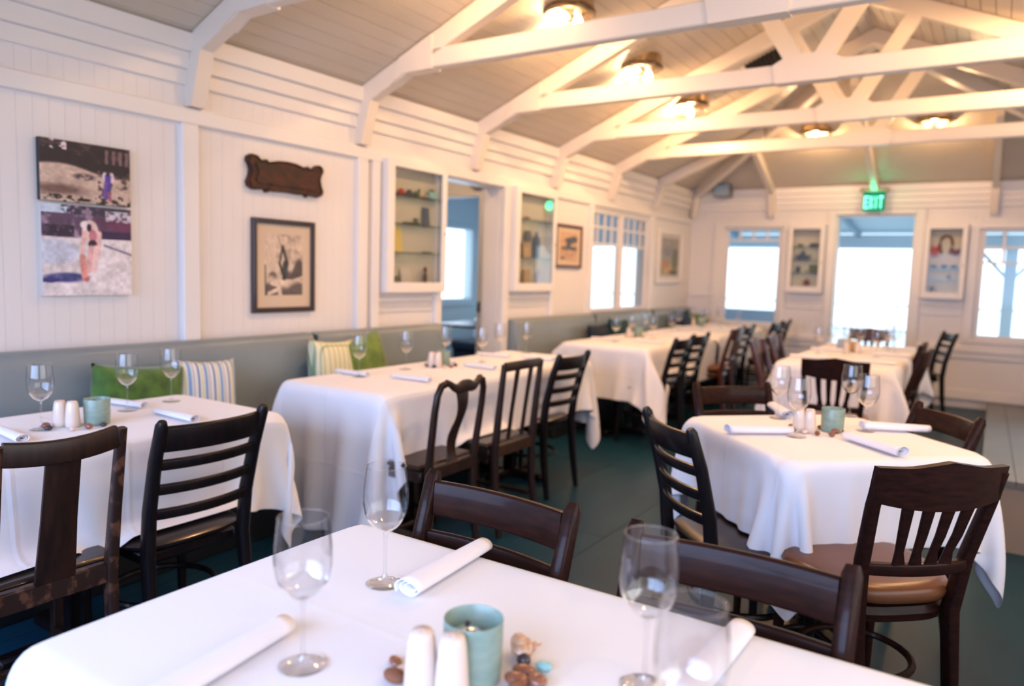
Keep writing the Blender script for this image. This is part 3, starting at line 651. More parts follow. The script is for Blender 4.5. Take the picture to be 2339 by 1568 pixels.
def print_tree():
    h, w_ = 60, 40; u, v = uvgrid(h, w_); n2 = fbm(h, w_, 10, 8)
    im = np.ones((h, w_, 3))*np.array([196, 160, 124.]); im = lay(im, ((n2-.5)*4).clip(0, 1)*.5, (160, 130, 112))
    for c, rx, ry in (((.6, .28), .38, .12), ((.8, .22), .22, .12), ((.5, .42), .16, .16), ((.35, .56), .35, .07), ((.75, .56), .25, .08), ((.2, .9), .16, .05)): im = lay(im, ell_(u, v, c, rx, ry, 4)*(.5+n2), (72, 76, 86))
    im = lay(im, ell_(u, v, (.6, .78), .3, .1)*.6, (170, 132, 122)); return im
def print_garden():
    h, w_ = 56, 34; u, v = uvgrid(h, w_); n2 = fbm(h, w_, 8, 9)
    im = np.ones((h, w_, 3))*np.array([150, 146, 140.]); im = lay(im, ((v-.5)*5).clip(0, 1), (168, 148, 118))
    for c, rx, ry, cc in (((.35, .35), .3, .16, (132, 132, 136)), ((.8, .55), .22, .35, (96, 108, 92)), ((.15, .72), .22, .10, (196, 138, 74)), ((.45, .85), .25, .10, (196, 160, 100)), ((.75, .92), .3, .08, (76, 92, 84))): im = lay(im, ell_(u, v, c, rx, ry, 3)*(.6+.6*n2), cc)
    return im
# picture placement on the left wall: u along +y
def on_left(y0, y1, z0, z1, d): return lambda u, v: (XW+d, y0+(y1-y0)*u, z0+(z1-z0)*v)
def frame_left(t, y0, y1, z0, z1, w_, d0, d1, m):
    fn = lambda a, b, c, e: MB().rbox(XW+d0, XW+d1, a, b, c, e, .003)
    for a, b, c, e in ((y0, y0+w_, z0, z1), (y1-w_, y1, z0, z1), (y0+w_, y1-w_, z1-w_, z1), (y0+w_, y1-w_, z0, z0+w_)): obj('frame_rail', fn(a, b, c, e), m, t, False)
t = thing('beach_photo', 'unframed canvas photo of a dark cove with two small figures, upper of the pair', 'picture', (0, 0, 0))
obj('canvas', MB().rbox(XW+.0105, XW+.035, 1.53, 1.912, 1.545, 1.80, .002), M['black'], t, False); picture('print', photo_cove(), on_left(1.531, 1.911, 1.546, 1.799, .0355), t)
t = thing('beach_photo', 'canvas photo of an adult bending over a child on sand, lower of the pair', 'picture', (0, 0, 0))
obj('canvas', MB().rbox(XW+.0105, XW+.035, 1.53, 1.912, 1.15, 1.535, .002), M['mount_white'], t, False); picture('print', photo_beach(), on_left(1.531, 1.911, 1.151, 1.534, .0355), t)
t = thing('framed_print', 'dark framed black and white print with cream mount below the carved plaque', 'picture', (0, 0, 0))
frame_left(t, 2.575, 3.005, 1.045, 1.555, .028, .0105, .034, M['frame_dark'])
obj('mount', MB().box(XW+.011, XW+.020, 2.60, 2.98, 1.07, 1.53), M['mount'], t, False); picture('print', print_boat(), on_left(2.66, 2.92, 1.14, 1.475, .0205), t)
t = thing('framed_print', 'small mahogany framed print of a tree between cabinet and window', 'picture', (0, 0, 0))
frame_left(t, 5.80, 6.30, 1.355, 1.75, .028, .0105, .032, M['frame_red'])
obj('mount', MB().box(XW+.011, XW+.020, 5.82, 6.28, 1.38, 1.73), M['mount'], t, False); picture('print', print_tree(), on_left(5.88, 6.22, 1.42, 1.68, .0205), t)
t = thing('framed_print', 'white framed garden print on the left wall beside the far corner', 'picture', (0, 0, 0))
frame_left(t, 8.16, 8.97, 1.225, 1.86, .06, .0105, .04, M['trim'])
obj('mount', MB().box(XW+.011, XW+.020, 8.2, 8.93, 1.26, 1.83), M['mount_white'], t, False); picture('print', print_garden(), on_left(8.30, 8.85, 1.32, 1.76, .0205), t)
# carved plaque
t = thing('carved_plaque', 'scalloped dark mahogany carved wooden plaque above the framed print', 'plaque', (XW+.011, 2.80, 1.79))
half = [(0, .082), (.06, .078), (.11, .066), (.135, .062), (.145, .075), (.158, .066), (.185, .066), (.21, .088), (.235, .092), (.258, .078), (.262, .055), (.248, .034), (.240, .010), (.246, -.02), (.262, -.055), (.252, -.078), (.22, -.092), (.18, -.088), (.15, -.082), (.138, -.10), (.125, -.084), (.09, -.090), (.05, -.088), (0, -.086)]
poly = half+[(-a, b) for a, b in half[::-1][1:-1]]
obj('board', MB().prism(poly, 0, .026, 'x'), M['plaque'], t, True, 30)
obj('raised_panel', MB().prism([(a*.80, b*.62) for a, b in poly if abs(b) < .2], .0262, .031, 'x'), M['plaque'], t, True, 30)
obj('rim_moulding', MB().tube([(.027, a*.955, b*.93) for a, b in poly], .006, 6, True), M['plaque'], t)

# ------------------------------------------------------------------ display cabinets
def cabinet_left(y0, y1, z0, z1, label):
    t = thing('display_cabinet', label, 'cabinet', (0, 0, 0)); d = .075
    fr = .066
    b = MB(); B = b.rbox
    B(XW+.0105, XW+d, y0, y0+.02, z0, z1, .003); B(XW+.0105, XW+d, y1-.02, y1, z0, z1, .003); B(XW+.0105, XW+d, y0+.02, y1-.02, z0, z0+.02, .003); B(XW+.0105, XW+d, y0+.02, y1-.02, z1-.02, z1, .003)
    obj('body', b, M['trim'], t, False)
    obj('back_panel', MB().box(XW+.011, XW+.016, y0+.02, y1-.02, z0+.02, z1-.02), M['cabinet_in'], t, False)
    dr = obj('door', MB().rbox(XW+d, XW+d+.02, y0, y0+fr, z0, z1, .003).rbox(XW+d, XW+d+.02, y1-fr*.7, y1, z0, z1, .003).rbox(XW+d, XW+d+.02, y0+fr, y1-fr*.7, z0, z0+fr, .003).rbox(XW+d, XW+d+.02, y0+fr, y1-fr*.7, z1-fr*.7, z1, .003), M['trim'], t, False)
    obj('pane', MB().box(XW+d+.006, XW+d+.009, y0+fr, y1-fr*.7, z0+fr, z1-fr*.7), M['cabinet_pane'], dr, False)
    obj('knob', MB().ellipsoid((XW+d+.026, y1-.02, (z0+z1)/2-.02), (.008, .008, .008), 8, 6), M['brass'], dr)
    n = 3
    for zz in SH[label]: obj('shelf', MB().box(XW+.0165, XW+d-.004, y0+.021, y1-.021, zz-.006, zz), M['shelf_glass'], t, False)
    return t
SH = {}
LA = 'white glass-fronted display cabinet left of the open doorway'; SH[LA] = (1.415, 1.60, 1.785)
LB = 'white glass-fronted display cabinet right of the open doorway'; SH[LB] = (1.43, 1.74)
cabinet_left(3.545, 4.145, 1.15, 2.0, LA); cabinet_left(5.04, 5.69, 1.15, 1.99, LB)
XS = XW+.048
def curio(name, mb, m, label, cat, loc):
    o = obj(name, mb, M[m]); o.location = loc; return tag(o, label, cat)
bx = lambda a, b, c: MB().rbox(-a/2, a/2, -b/2, b/2, 0, c, min(a, b, c)*.12)
def card(b, c, lean=.02): return MB().add([(0, -b/2, 0), (0, b/2, 0), (-lean, b/2, c), (-lean, -b/2, c), (.003, -b/2, 0), (.003, b/2, 0), (.003-lean, b/2, c), (.003-lean, -b/2, c)], [(0, 1, 2, 3), (7, 6, 5, 4), (0, 4, 5, 1), (1, 5, 6, 2), (2, 6, 7, 3), (3, 7, 4, 0)])
S1, S2, S3, SB = 1.7852, 1.6002, 1.4152, 1.1704
def toy(): return MB().rbox(-.014, .014, -.035, .035, .008, .024, .004).rbox(-.011, .011, -.018, .016, .024, .040, .004).lathe([(.001, -.013), (.009, -.013), (.009, -.009), (.001, -.009)], 10, (0, -.02, .009), 'x').lathe([(.001, -.013), (.009, -.013), (.009, -.009), (.001, -.009)], 10, (0, .02, .009), 'x')
curio('trinket', toy(), 'red', 'small red trinket at the left of the top cabinet shelf', 'trinket', (XS, 3.72, S1))
curio('trinket', toy(), 'slate', 'small dark blue trinket beside the red one on the top shelf', 'trinket', (XS, 3.80, S1))
curio('trinket', MB().ellipsoid((0, 0, .02), (.016, .03, .02)).ellipsoid((0, .022, .045), (.009, .011, .012)), 'olive', 'small green bird-like trinket in the middle of the top shelf', 'trinket', (XS, 3.875, S1))
curio('trinket', MB().ellipsoid((0, 0, .012), (.014, .035, .012)), 'tan', 'small tan oval trinket on the top shelf', 'trinket', (XS, 3.955, S1))
curio('box', bx(.035, .085, .05), 'seaglass', 'pale aqua box at the right of the top cabinet shelf', 'box', (XS, 4.035, S1))
curio('trinket', MB().ellipsoid((0, 0, .008), (.01, .03, .008)), 'olive', 'dark trinket lying on the aqua box', 'trinket', (XS, 4.03, S1+.0505))
curio('model_boat', MB().add([(-.012, -.09, .012), (.012, -.09, .012), (.012, .08, .014), (-.012, .08, .014), (0, -.075, 0), (0, .07, 0)], [(0, 1, 4), (2, 3, 5), (1, 2, 5, 4), (3, 0, 4, 5), (0, 3, 2, 1)]).rbox(-.008, .008, .02, .06, .014, .045, .003), 'olive', 'dark green model boat on the middle cabinet shelf', 'model boat', (XS, 3.83, S2))
curio('postcard', card(.07, .125, .012), 'slate', 'small dark postcard standing on the middle cabinet shelf', 'postcard', (XS-.01, 3.99, S2-.05+.05))
curio('postcard', card(.105, .165, .02), 'yellow', 'yellow card standing on the lower cabinet shelf', 'card', (XS-.005, 3.69, S3))
curio('feather', MB().ellipsoid((0, 0, .006), (.008, .06, .006)), 'olive', 'olive green stick lying on the lower cabinet shelf', 'trinket', (XS, 3.99, S3))
curio('figurine', MB().lathe([(.001, 0), (.024, 0), (.022, .02), (.012, .05), (.017, .08), (.014, .10), (.007, .112), (.014, .125), (.014, .14), (.007, .152), (.001, .155)], 14), 'brown', 'dark brown carved figurine in the bottom of the left cabinet', 'figurine', (XS, 3.975, SB))
curio('postcard', card(.10, .14, .025), 'mount_white', 'pale card leaning in the bottom of the left cabinet', 'card', (XS, 3.79, SB))
curio('postcard', card(.05, .085, .03), 'olive', 'small dark leaning card in the bottom left of the cabinet', 'card', (XS+.008, 3.70, SB))
# cabinet right of door
curio('trinket', MB().ellipsoid((0, 0, .012), (.012, .05, .012)), 'rope', 'rust brown stick on the upper shelf of the right cabinet', 'trinket', (XS, 5.27, 1.7402))
curio('jar', MB().lathe([(.001, 0), (.03, 0), (.034, .03), (.028, .075), (.024, .09), (.001, .09)], 16), 'slate', 'dark jar hanging low on the upper part of the right cabinet', 'jar', (XS, 5.29, 1.4302+.215-.10))
bpy.data.objects['jar'].location.z = 1.4302+.13
curio('postcard', card(.12, .13, .01), 'tan', 'tan card standing below the jar in the right cabinet', 'card', (XS, 5.29, 1.4302))
curio('bottle', MB().lathe([(.001, 0), (.032, 0), (.034, .12), (.030, .16), (.012, .19), (.012, .215), (.001, .215)], 16), 'slate', 'tall dark blue bottle in the right cabinet', 'bottle', (XS, 5.43, 1.4302))
curio('lighthouse', MB().lathe([(.001, 0), (.03, 0), (.02, .13), (.026, .132), (.026, .14), (.014, .142), (.014, .165), (.001, .185)], 14), 'lilac', 'pale lighthouse shaped ornament in the bottom of the right cabinet', 'ornament', (XS, 5.49, SB))
curio('ornament', MB().ellipsoid((0, 0, .03), (.02, .028, .03)).ellipsoid((0, 0, .075), (.014, .018, .018)), 'olive', 'small green ornament in the bottom left of the right cabinet', 'ornament', (XS, 5.16, SB))
curio('box', bx(.035, .08, .16), 'tan', 'tan upright box in the bottom of the right cabinet', 'box', (XS, 5.28, SB))
curio('ornament', MB().lathe([(.001, 0), (.022, 0), (.012, .04), (.024, .09), (.008, .13), (.001, .135)], 14), 'brown', 'dark waisted ornament standing on the shelf left of the tan card', 'ornament', (XS, 5.17, 1.4302))
# far wall cabinets
def cabinet_far(x0, x1, z0, z1, label):
    t = thing('display_cabinet', label, 'cabinet', (0, 0, 0)); d = .09; fr = .05; Y0 = YF-.0105
    b = MB()
    b.rbox(x0, x0+.018, Y0-d, Y0, z0, z1, .003); b.rbox(x1-.018, x1, Y0-d, Y0, z0, z1, .003); b.rbox(x0+.018, x1-.018, Y0-d, Y0, z0, z0+.018, .003); b.rbox(x0+.018, x1-.018, Y0-d, Y0, z1-.018, z1, .003)
    obj('body', b, M['trim'], t, False); obj('back_panel', MB().box(x0+.018, x1-.018, Y0-.006, Y0-.001, z0+.018, z1-.018), M['cabinet_in'], t, False)
    dr = obj('door', MB().rbox(x0, x0+fr, Y0-d-.02, Y0-d, z0, z1, .003).rbox(x1-fr, x1, Y0-d-.02, Y0-d, z0, z1, .003).rbox(x0+fr, x1-fr, Y0-d-.02, Y0-d, z0, z0+fr*1.4, .003).rbox(x0+fr, x1-fr, Y0-d-.02, Y0-d, z1-fr, z1, .003), M['trim'], t, False)
    obj('pane', MB().box(x0+fr, x1-fr, Y0-d-.010, Y0-d-.007, z0+fr*1.4, z1-fr), M['pane'], dr, False)
    obj('knob', MB().ellipsoid((x1-.025, Y0-d-.027, (z0+z1)/2-.04), (.008, .008, .008), 8, 6), M['brass'], dr)
    for zz in (SHF[label]): obj('shelf', MB().box(x0+.02, x1-.02, Y0-d+.004, Y0-.0065, zz-.005, zz), M['shelf_glass'], t, False)
    return t
SHF = {}
LC = 'white glass-fronted display cabinet between far window and far doorway'; SHF[LC] = (1.40, 1.55, 1.70)
LD = 'white glass-fronted display cabinet with a horseshoe shape, right of the far doorway'; SHF[LD] = (1.37, 1.48)
cabinet_far(-2.105, -1.705, 1.165, 1.95, LC); cabinet_far(-.70, -.302, 1.155, 1.945, LD)
YS = YF-.055
fbx = lambda a, c: MB().rbox(-a/2, a/2, -.018, .018, 0, c, .006)
star = MB().prism([( (.055 if k % 2 == 0 else .024)*math.sin(PI*k/5), .05+(.055 if k % 2 == 0 else .024)*math.cos(PI*k/5)) for k in range(10)], -.008, .008)
curio('starfish', star, 'maroon', 'maroon starfish in the bottom of the left far cabinet', 'starfish', (-1.885, YS, 1.235))
curio('model_boat', MB().prism([(-.10, .05), (-.06, 0), (.05, 0), (.09, .05)], -.015, .015).prism([(-.05, .05), (.03, .05), (.0, .12)], -.004, .004), 'slate', 'dark slate model boat on the middle shelf of the left far cabinet', 'model boat', (-1.94, YS, 1.5502))
curio('box', fbx(.10, .09), 'olive', 'olive green box on the middle shelf of the left far cabinet', 'box', (-1.81, YS, 1.4002))
curio('jar', MB().lathe([(.001, 0), (.022, 0), (.026, .04), (.018, .07), (.001, .072)], 14), 'slate', 'small dark jar on the low shelf of the left far cabinet', 'jar', (-1.99, YS, 1.4002))
curio('trinket', MB().ellipsoid((0, 0, .018), (.018, .014, .018)), 'seaglass', 'small aqua ball on the low shelf of the left far cabinet', 'trinket', (-1.90, YS, 1.4002))
curio('fish_model', MB().ellipsoid((0, 0, .022), (.055, .012, .022)).prism([(.045, .022), (.08, .045), (.08, 0)], -.004, .004), 'slate', 'slate coloured fish ornament on the top shelf of the left far cabinet', 'ornament', (-1.83, YS, 1.7002))
curio('fish_model', MB().ellipsoid((0, 0, .016), (.035, .012, .016)), 'olive', 'small green ornament on the top shelf of the left far cabinet', 'ornament', (-1.98, YS, 1.7002))
hs = [(-.040, 0, 0), (-.048, 0, .05), (-.058, 0, .10), (-.050, 0, .155), (-.025, 0, .185), (0, 0, .19), (.025, 0, .185), (.050, 0, .155), (.058, 0, .10), (.048, 0, .05), (.040, 0, 0)]
curio('horseshoe', MB().tube(hs, .013, 8), 'rope', 'rust brown horseshoe shaped ornament hanging in the right far cabinet', 'horseshoe', (-.50, YF-.030, 1.635))
curio('ornament', MB().ellipsoid((0, 0, .08), (.04, .016, .035)).prism([(-.03, .09), (-.035, .13), (-.01, .11)], -.006, .006).prism([(.03, .09), (.035, .13), (.01, .11)], -.006, .006).ellipsoid((0, 0, .03), (.032, .014, .03)), 'red', 'red crab-like ornament at the left of the horseshoe', 'ornament', (-.60, YF-.035, 1.60))
curio('ornament', MB().ellipsoid((0, 0, .05), (.04, .016, .03)).prism([(-.03, .06), (-.04, .10), (-.01, .08)], -.006, .006).prism([(.03, .06), (.04, .10), (.01, .08)], -.006, .006), 'maroon', 'maroon crab-like ornament at the right of the horseshoe', 'ornament', (-.405, YF-.035, 1.60))
for i, (xx, zz, mm, ll) in enumerate(((-.60, 1.4802, 'olive', 'grey green pebble at left'), (-.50, 1.4802, 'slate', 'dark stone in the middle'), (-.41, 1.4802, 'olive', 'grey stone at right'), (-.45, 1.3702, 'maroon', 'small dark red stone'))):
    curio('stone', MB().ellipsoid((0, 0, .02), (.035 if i < 3 else .018, .016, .02)), mm, ll+' on the right far cabinet shelves', 'stone', (xx, YS, zz))
curio('figurine', MB().lathe([(.001, 0), (.03, 0), (.026, .05), (.012, .075), (.018, .10), (.001, .118)], 12), 'slate', 'blue seated figurine in the bottom left of the horseshoe cabinet', 'figurine', (-.60, YS, 1.1732))
curio('ornament', MB().ellipsoid((0, 0, .02), (.05, .016, .02)).ellipsoid((-.02, 0, .045), (.018, .012, .014)), 'olive', 'low grey ornament in the bottom of the horseshoe cabinet', 'ornament', (-.46, YS, 1.1732))

# ------------------------------------------------------------------ beyond the left doorway: vestibule and porch room
pw = struct('wall_vestibule', MB().box(-6.2, -5.05, 5.52, 5.60, 0, 2.6).box(-3.96, XW-T, 5.52, 5.60, 0, 2.6).box(-5.05, -3.96, 5.52, 5.60, 1.97, 2.6), M['wall'])
trim(MB().rbox(-3.96, -3.90, 5.50, 5.519, 0, 2.02, .003)); trim(MB().rbox(-5.05, -3.96, 5.50, 5.519, 1.97, 2.02, .003))
struct('floor_vestibule', MB().box(-6.4, XW-T, 3.2, 9.3, -.12, 0), M['floor']); struct('ceiling_vestibule', MB().box(-6.4, XW-T, 3.2, 9.3, 2.5, 2.58), M['porch'])
wall_x('wall_porch_end', 8.9, 9.0, -6.3, XW-T, 2.5, [(-6.15, -3.495, .60, 1.72)], M['porch'])
wall_x('wall_vestibule_near', 3.2, 3.3, -6.3, XW-T, 2.5, [], M['wall'])
wall_y('wall_porch_left', -6.4, -6.3, 3.3, 8.9, 2.5, [(6.2, 8.56, .91, 1.87)], M['porch'])
trim(MB().rbox(-6.298, -6.24, 6.15, 8.62, .82, .91, .005), 'porch'); trim(MB().rbox(-6.298, -6.26, 6.15, 8.62, 1.87, 1.94, .005), 'porch'); trim(MB().rbox(-6.298, -6.26, 8.56, 8.62, .91, 1.87, .005), 'porch')
b_ = thing('porch_bench', 'dark navy upholstered bench seen through the left doorway', 'bench', (-4.75, 7.45, 0))
obj('back', MB().rbox(-.9, .9, .32, .42, .30, .70, .03), M['porch'], b_); obj('seat', MB().rbox(-.9, .9, -.15, .32, .32, .45, .03), M['navy'], b_); obj('base', MB().rbox(-.88, .88, -.12, .40, 0.001, .32, .01), M['navy'], b_)
b_ = thing('porch_table', 'bare dark table edge seen through the left doorway', 'table', (-4.65, 6.62, 0))
obj('tabletop', MB().rbox(-.45, .50, -.35, .35, .70, .73, .005), M['frame_red'], b_); obj('pedestal', MB().lathe([(.2, .001), (.2, .02), (.03, .05), (.03, .70)], 16), M['black'], b_)
tag(obj('napkin', MB().rbox(-.12, .12, -.04, .04, 0, .05, .015), M['mount_white']), 'folded pale napkin on the bare table beyond the doorway', 'napkin').location = (-4.35, 6.55, .7305)
ceiling_light(-4.0, 4.5, 'added unseen ceiling light in the vestibule beyond the left doorway', 16, 2, z=2.495)  # added lamp, unseen, brightens the wall above the inner opening
sp2 = thing('round_speaker', 'round white speaker above the inner opening beyond the left doorway', 'speaker', (-3.98, 5.46, 2.13))
obj('case', MB().lathe([(.001, .055), (.09, .055), (.10, .03), (.09, -.01), (.001, -.02)], 24, (0, 0, 0), 'y'), M['grey_metal'], sp2)
tag(obj('door_latch', MB().rbox(-.012, .012, -.02, .0, -.045, .045, .003), M['bronze']), 'dark metal latch on the inner door jamb beyond the left doorway', 'latch').location = (-3.93, 5.498, .98)
# a real daylight source at the porch windows
area_light('porch_window_daylight', (-6.2, 7.4, 1.4), (R(90), 0, R(-90)), 2.2, .9, 16, (.55, .74, 1.0))

# ------------------------------------------------------------------ outside the far wall: porch with roof, posts and railing
struct('porch_floor', MB().box(-10, 5, YF+T, 12.2, -.15, -.02), M['deck'])
pr = struct('porch_roof', MB().add([(-7, YF+T+.01, 2.36), (5, YF+T+.01, 2.36), (5, 12.2, 2.02), (-7, 12.2, 2.02), (-7, YF+T+.01, 2.42), (5, YF+T+.01, 2.42), (5, 12.2, 2.08), (-7, 12.2, 2.08)], [(0, 1, 2, 3), (7, 6, 5, 4), (0, 4, 5, 1), (1, 5, 6, 2), (2, 6, 7, 3), (3, 7, 4, 0)]), M['porch'])
for i in range(12):
    xx = -6.3+i*.9; obj('rafter', MB().add([(xx, YF+T+.02, 2.27), (xx+.05, YF+T+.02, 2.27), (xx+.05, 12.1, 1.95), (xx, 12.1, 1.95), (xx, YF+T+.02, 2.358), (xx+.05, YF+T+.02, 2.358), (xx+.05, 12.1, 2.03), (xx, 12.1, 2.03)], [(0, 1, 2, 3), (7, 6, 5, 4), (0, 4, 5, 1), (1, 5, 6, 2), (2, 6, 7, 3), (3, 7, 4, 0)]), M['porch_dark'], pr, False)
trim(MB().rbox(-7, 5, 12.0, 12.1, 1.80, 2.0, .005), 'porch')
for xx, lb in ((.12, 'porch post seen through the right far window'), (-8.5, 'porch post at the far left outside')):
    p = thing('porch_post', 'square blue grey '+lb, 'post', (xx, 11.9, 0))
    obj('post', MB().rbox(-.07, .07, -.07, .07, -.019, 1.80, .006), M['porch'], p)
    for s in (-1, 1): obj('brace', MB().prism([(s*.07, 1.42), (s*.07, 1.48), (s*.40, 1.80), (s*.34, 1.80)], -.02, .02), M['porch'], p)
ra = thing('porch_railing', 'thin pale metal railing outside beyond the far windows', 'railing', (0, 11.9, 0))
for z in (.98, .62): obj('rail', MB().tube([(-6.9, 0.1, z), (4.9, 0.1, z)], .014, 6), M['rail_metal'], ra)
for i in range(9): obj('baluster', MB().tube([(-6.6+i*1.35, .1, -.018), (-6.6+i*1.35, .1, .98)], .013, 6), M['rail_metal'], ra)
struct('ground_outside', MB().box(-60, 60, 12.4, 120, -6, -5.6), M['sea'])
b_ = thing('porch_bench', 'grey blue bench standing outside under the left far window', 'bench', (-3.0, 10.9, 0))
obj('seat', MB().rbox(-.9, .9, -.2, .2, .40, .46, .01), M['blue_grey'], b_)
obj('back', MB().rbox(-.9, .9, .16, .2, .50, .86, .01), M['blue_grey'], b_)
for s in (-.8, .8): obj('leg', MB().rbox(s-.03, s+.03, -.18, .2, -.018, .40, .005), M['blue_grey'], b_)

# ------------------------------------------------------------------ banquettes
def banquette(y0, seams, y1, label):
    t = thing('banquette', label, 'banquette', (0, 0, 0)); cuts = [y0]+seams+[y1]
    obj('base', MB().rbox(XW+.03, XW+.50, y0, y1, 0.001, .33, .006), M['black'], t, False)
    for a, b in zip(cuts, cuts[1:]):
        def back(u, v):
            s = math.sin(PI*min(max(u, 0), 1))
            prof = [(.46, .155), (.50, .155), (.62, .145), (.75, .132), (.86, .120), (.905, .108), (.925, .085), (.93, .055), (.925, .03)]
            k = v*(len(prof)-1); i = min(int(k), len(prof)-2); f_ = k-i; z = prof[i][0]*(1-f_)+prof[i+1][0]*f_; d = prof[i][1]*(1-f_)+prof[i+1][1]*f_
            e = min(u, 1-u)*(b-a); q = min(e/.035, 1); q = math.sqrt(max(1-(1-q)**2, 0))
            puff = .012*(1-min(e/.35, 1))  # slight pull in at the seams
            return (XW+.03+max((d-.02-puff)*(.80+.20*q), .004), a+.003+u*(b-a-.006), z-.014*(1-q)*(v > .4))
        us = sorted({0, 1, *[x_/(b-a) for x_ in (.004, .009, .016, .026, .036, .06, .12, .25) if x_ < (b-a)/2], *[1-x_/(b-a) for x_ in (.004, .009, .016, .026, .036, .06, .12, .25) if x_ < (b-a)/2], .5})
        n = len(us)-1
        m_ = MB().grid(lambda u, v: back(us[round(u*n)], v), n, 24)
        # closing back and ends
        L0 = [m_.v[j*(n+1)] for j in range(25)]; L1 = [m_.v[j*(n+1)+n] for j in range(25)]
        m_.add(L0+[(XW+.03, a+.003, .46)], [tuple(range(26))]); m_.add(L1+[(XW+.03, b-.003, .46)], [tuple(range(26))])
        obj('back_cushion', m_, M['leather'], t, True, 60)
        obj('seat_cushion', MB().rbox(XW+.10, XW+.53, a+.003, b-.003, .335, .455, .025), M['leather'], t, True, 60)
    for s in seams: obj('seam', MB().box(XW+.03, XW+.115, s-.0028, s+.0028, .46, .915), M['seam'], t, False)
banquette(-.6, [.35, 1.275, 2.95], 4.14, 'long grey blue vinyl banquette along the left wall before the doorway')
banquette(5.05, [6.48, 7.92], 9.19, 'grey blue vinyl banquette along the left wall beyond the doorway')

# ------------------------------------------------------------------ cushions
def pillow(name, m, label, loc, sx, sz, th, rot, sides=0):
    def f(u, v):
        a, b = 2*u-1, 2*v-1
        k = 1-.10*(1-abs(a)**4)*(abs(b)**6)-.0
        X = sx/2*a*(1-.09*(1-b*b)**1*(abs(a)**8)); Z = sz/2*b*(1-.09*(1-a*a)*(abs(b)**8))
        h = th/2*(max(1-a**4, 0)*max(1-b**4, 0))**.55
        return X, Z, h
    m_ = MB(); m_.grid(lambda u, v: (lambda q: (q[0], -q[2], q[1]))(f(u, v)), 22, 22); m_.grid(lambda u, v: (lambda q: (q[0], q[2], q[1]))(f(u, v)), 22, 22)
    o = obj(name, m_, M[m], None, True, 80); o.rotation_euler = rot; o.location = loc; tag(o, label, 'pillow', 'cushions on the banquettes'); return o
# local x across, z up ; rotate so the face looks to +x
pillow('throw_pillow', 'green_velvet', 'moss green velvet pillow behind the two wine glasses of the near left table', (-3.10, 1.80, .675), .42, .38, .16, (R(0), R(5), R(90)))
pillow('throw_pillow', 'striped', 'blue and yellow striped pillow leaning on the banquette', (-3.085, 2.12, .67), .32, .38, .13, (R(-10), R(4), R(86)))
pillow('throw_pillow', 'plaid', 'cream plaid pillow at the left of the middle left table', (-3.11, 2.95, .70), .36, .40, .13, (R(-8), R(4), R(95)))
pillow('throw_pillow', 'lime_velvet', 'lime green velvet pillow behind the plaid pillow', (-3.115, 3.20, .71), .34, .40, .16, (R(-6), R(-14), R(88)))
pillow('throw_pillow', 'navy', 'black navy pillow at the left on the far banquette', (-3.10, 6.30, .66), .38, .36, .13, (R(-10), R(0), R(90)))
pillow('throw_pillow', 'teal_dark', 'dark teal pillow beside the black one on the far banquette', (-3.08, 6.68, .69), .40, .38, .13, (R(-8), R(4), R(90)))
pillow('throw_pillow', 'navy', 'navy blue pillow near the far corner of the far banquette', (-3.08, 8.45, .72), .44, .40, .14, (R(-8), R(0), R(90)))
pillow('throw_pillow', 'green_velvet', 'dark green pillow in the far left corner', (-3.05, 8.92, .70), .36, .36, .14, (R(-8), R(0), R(80)))

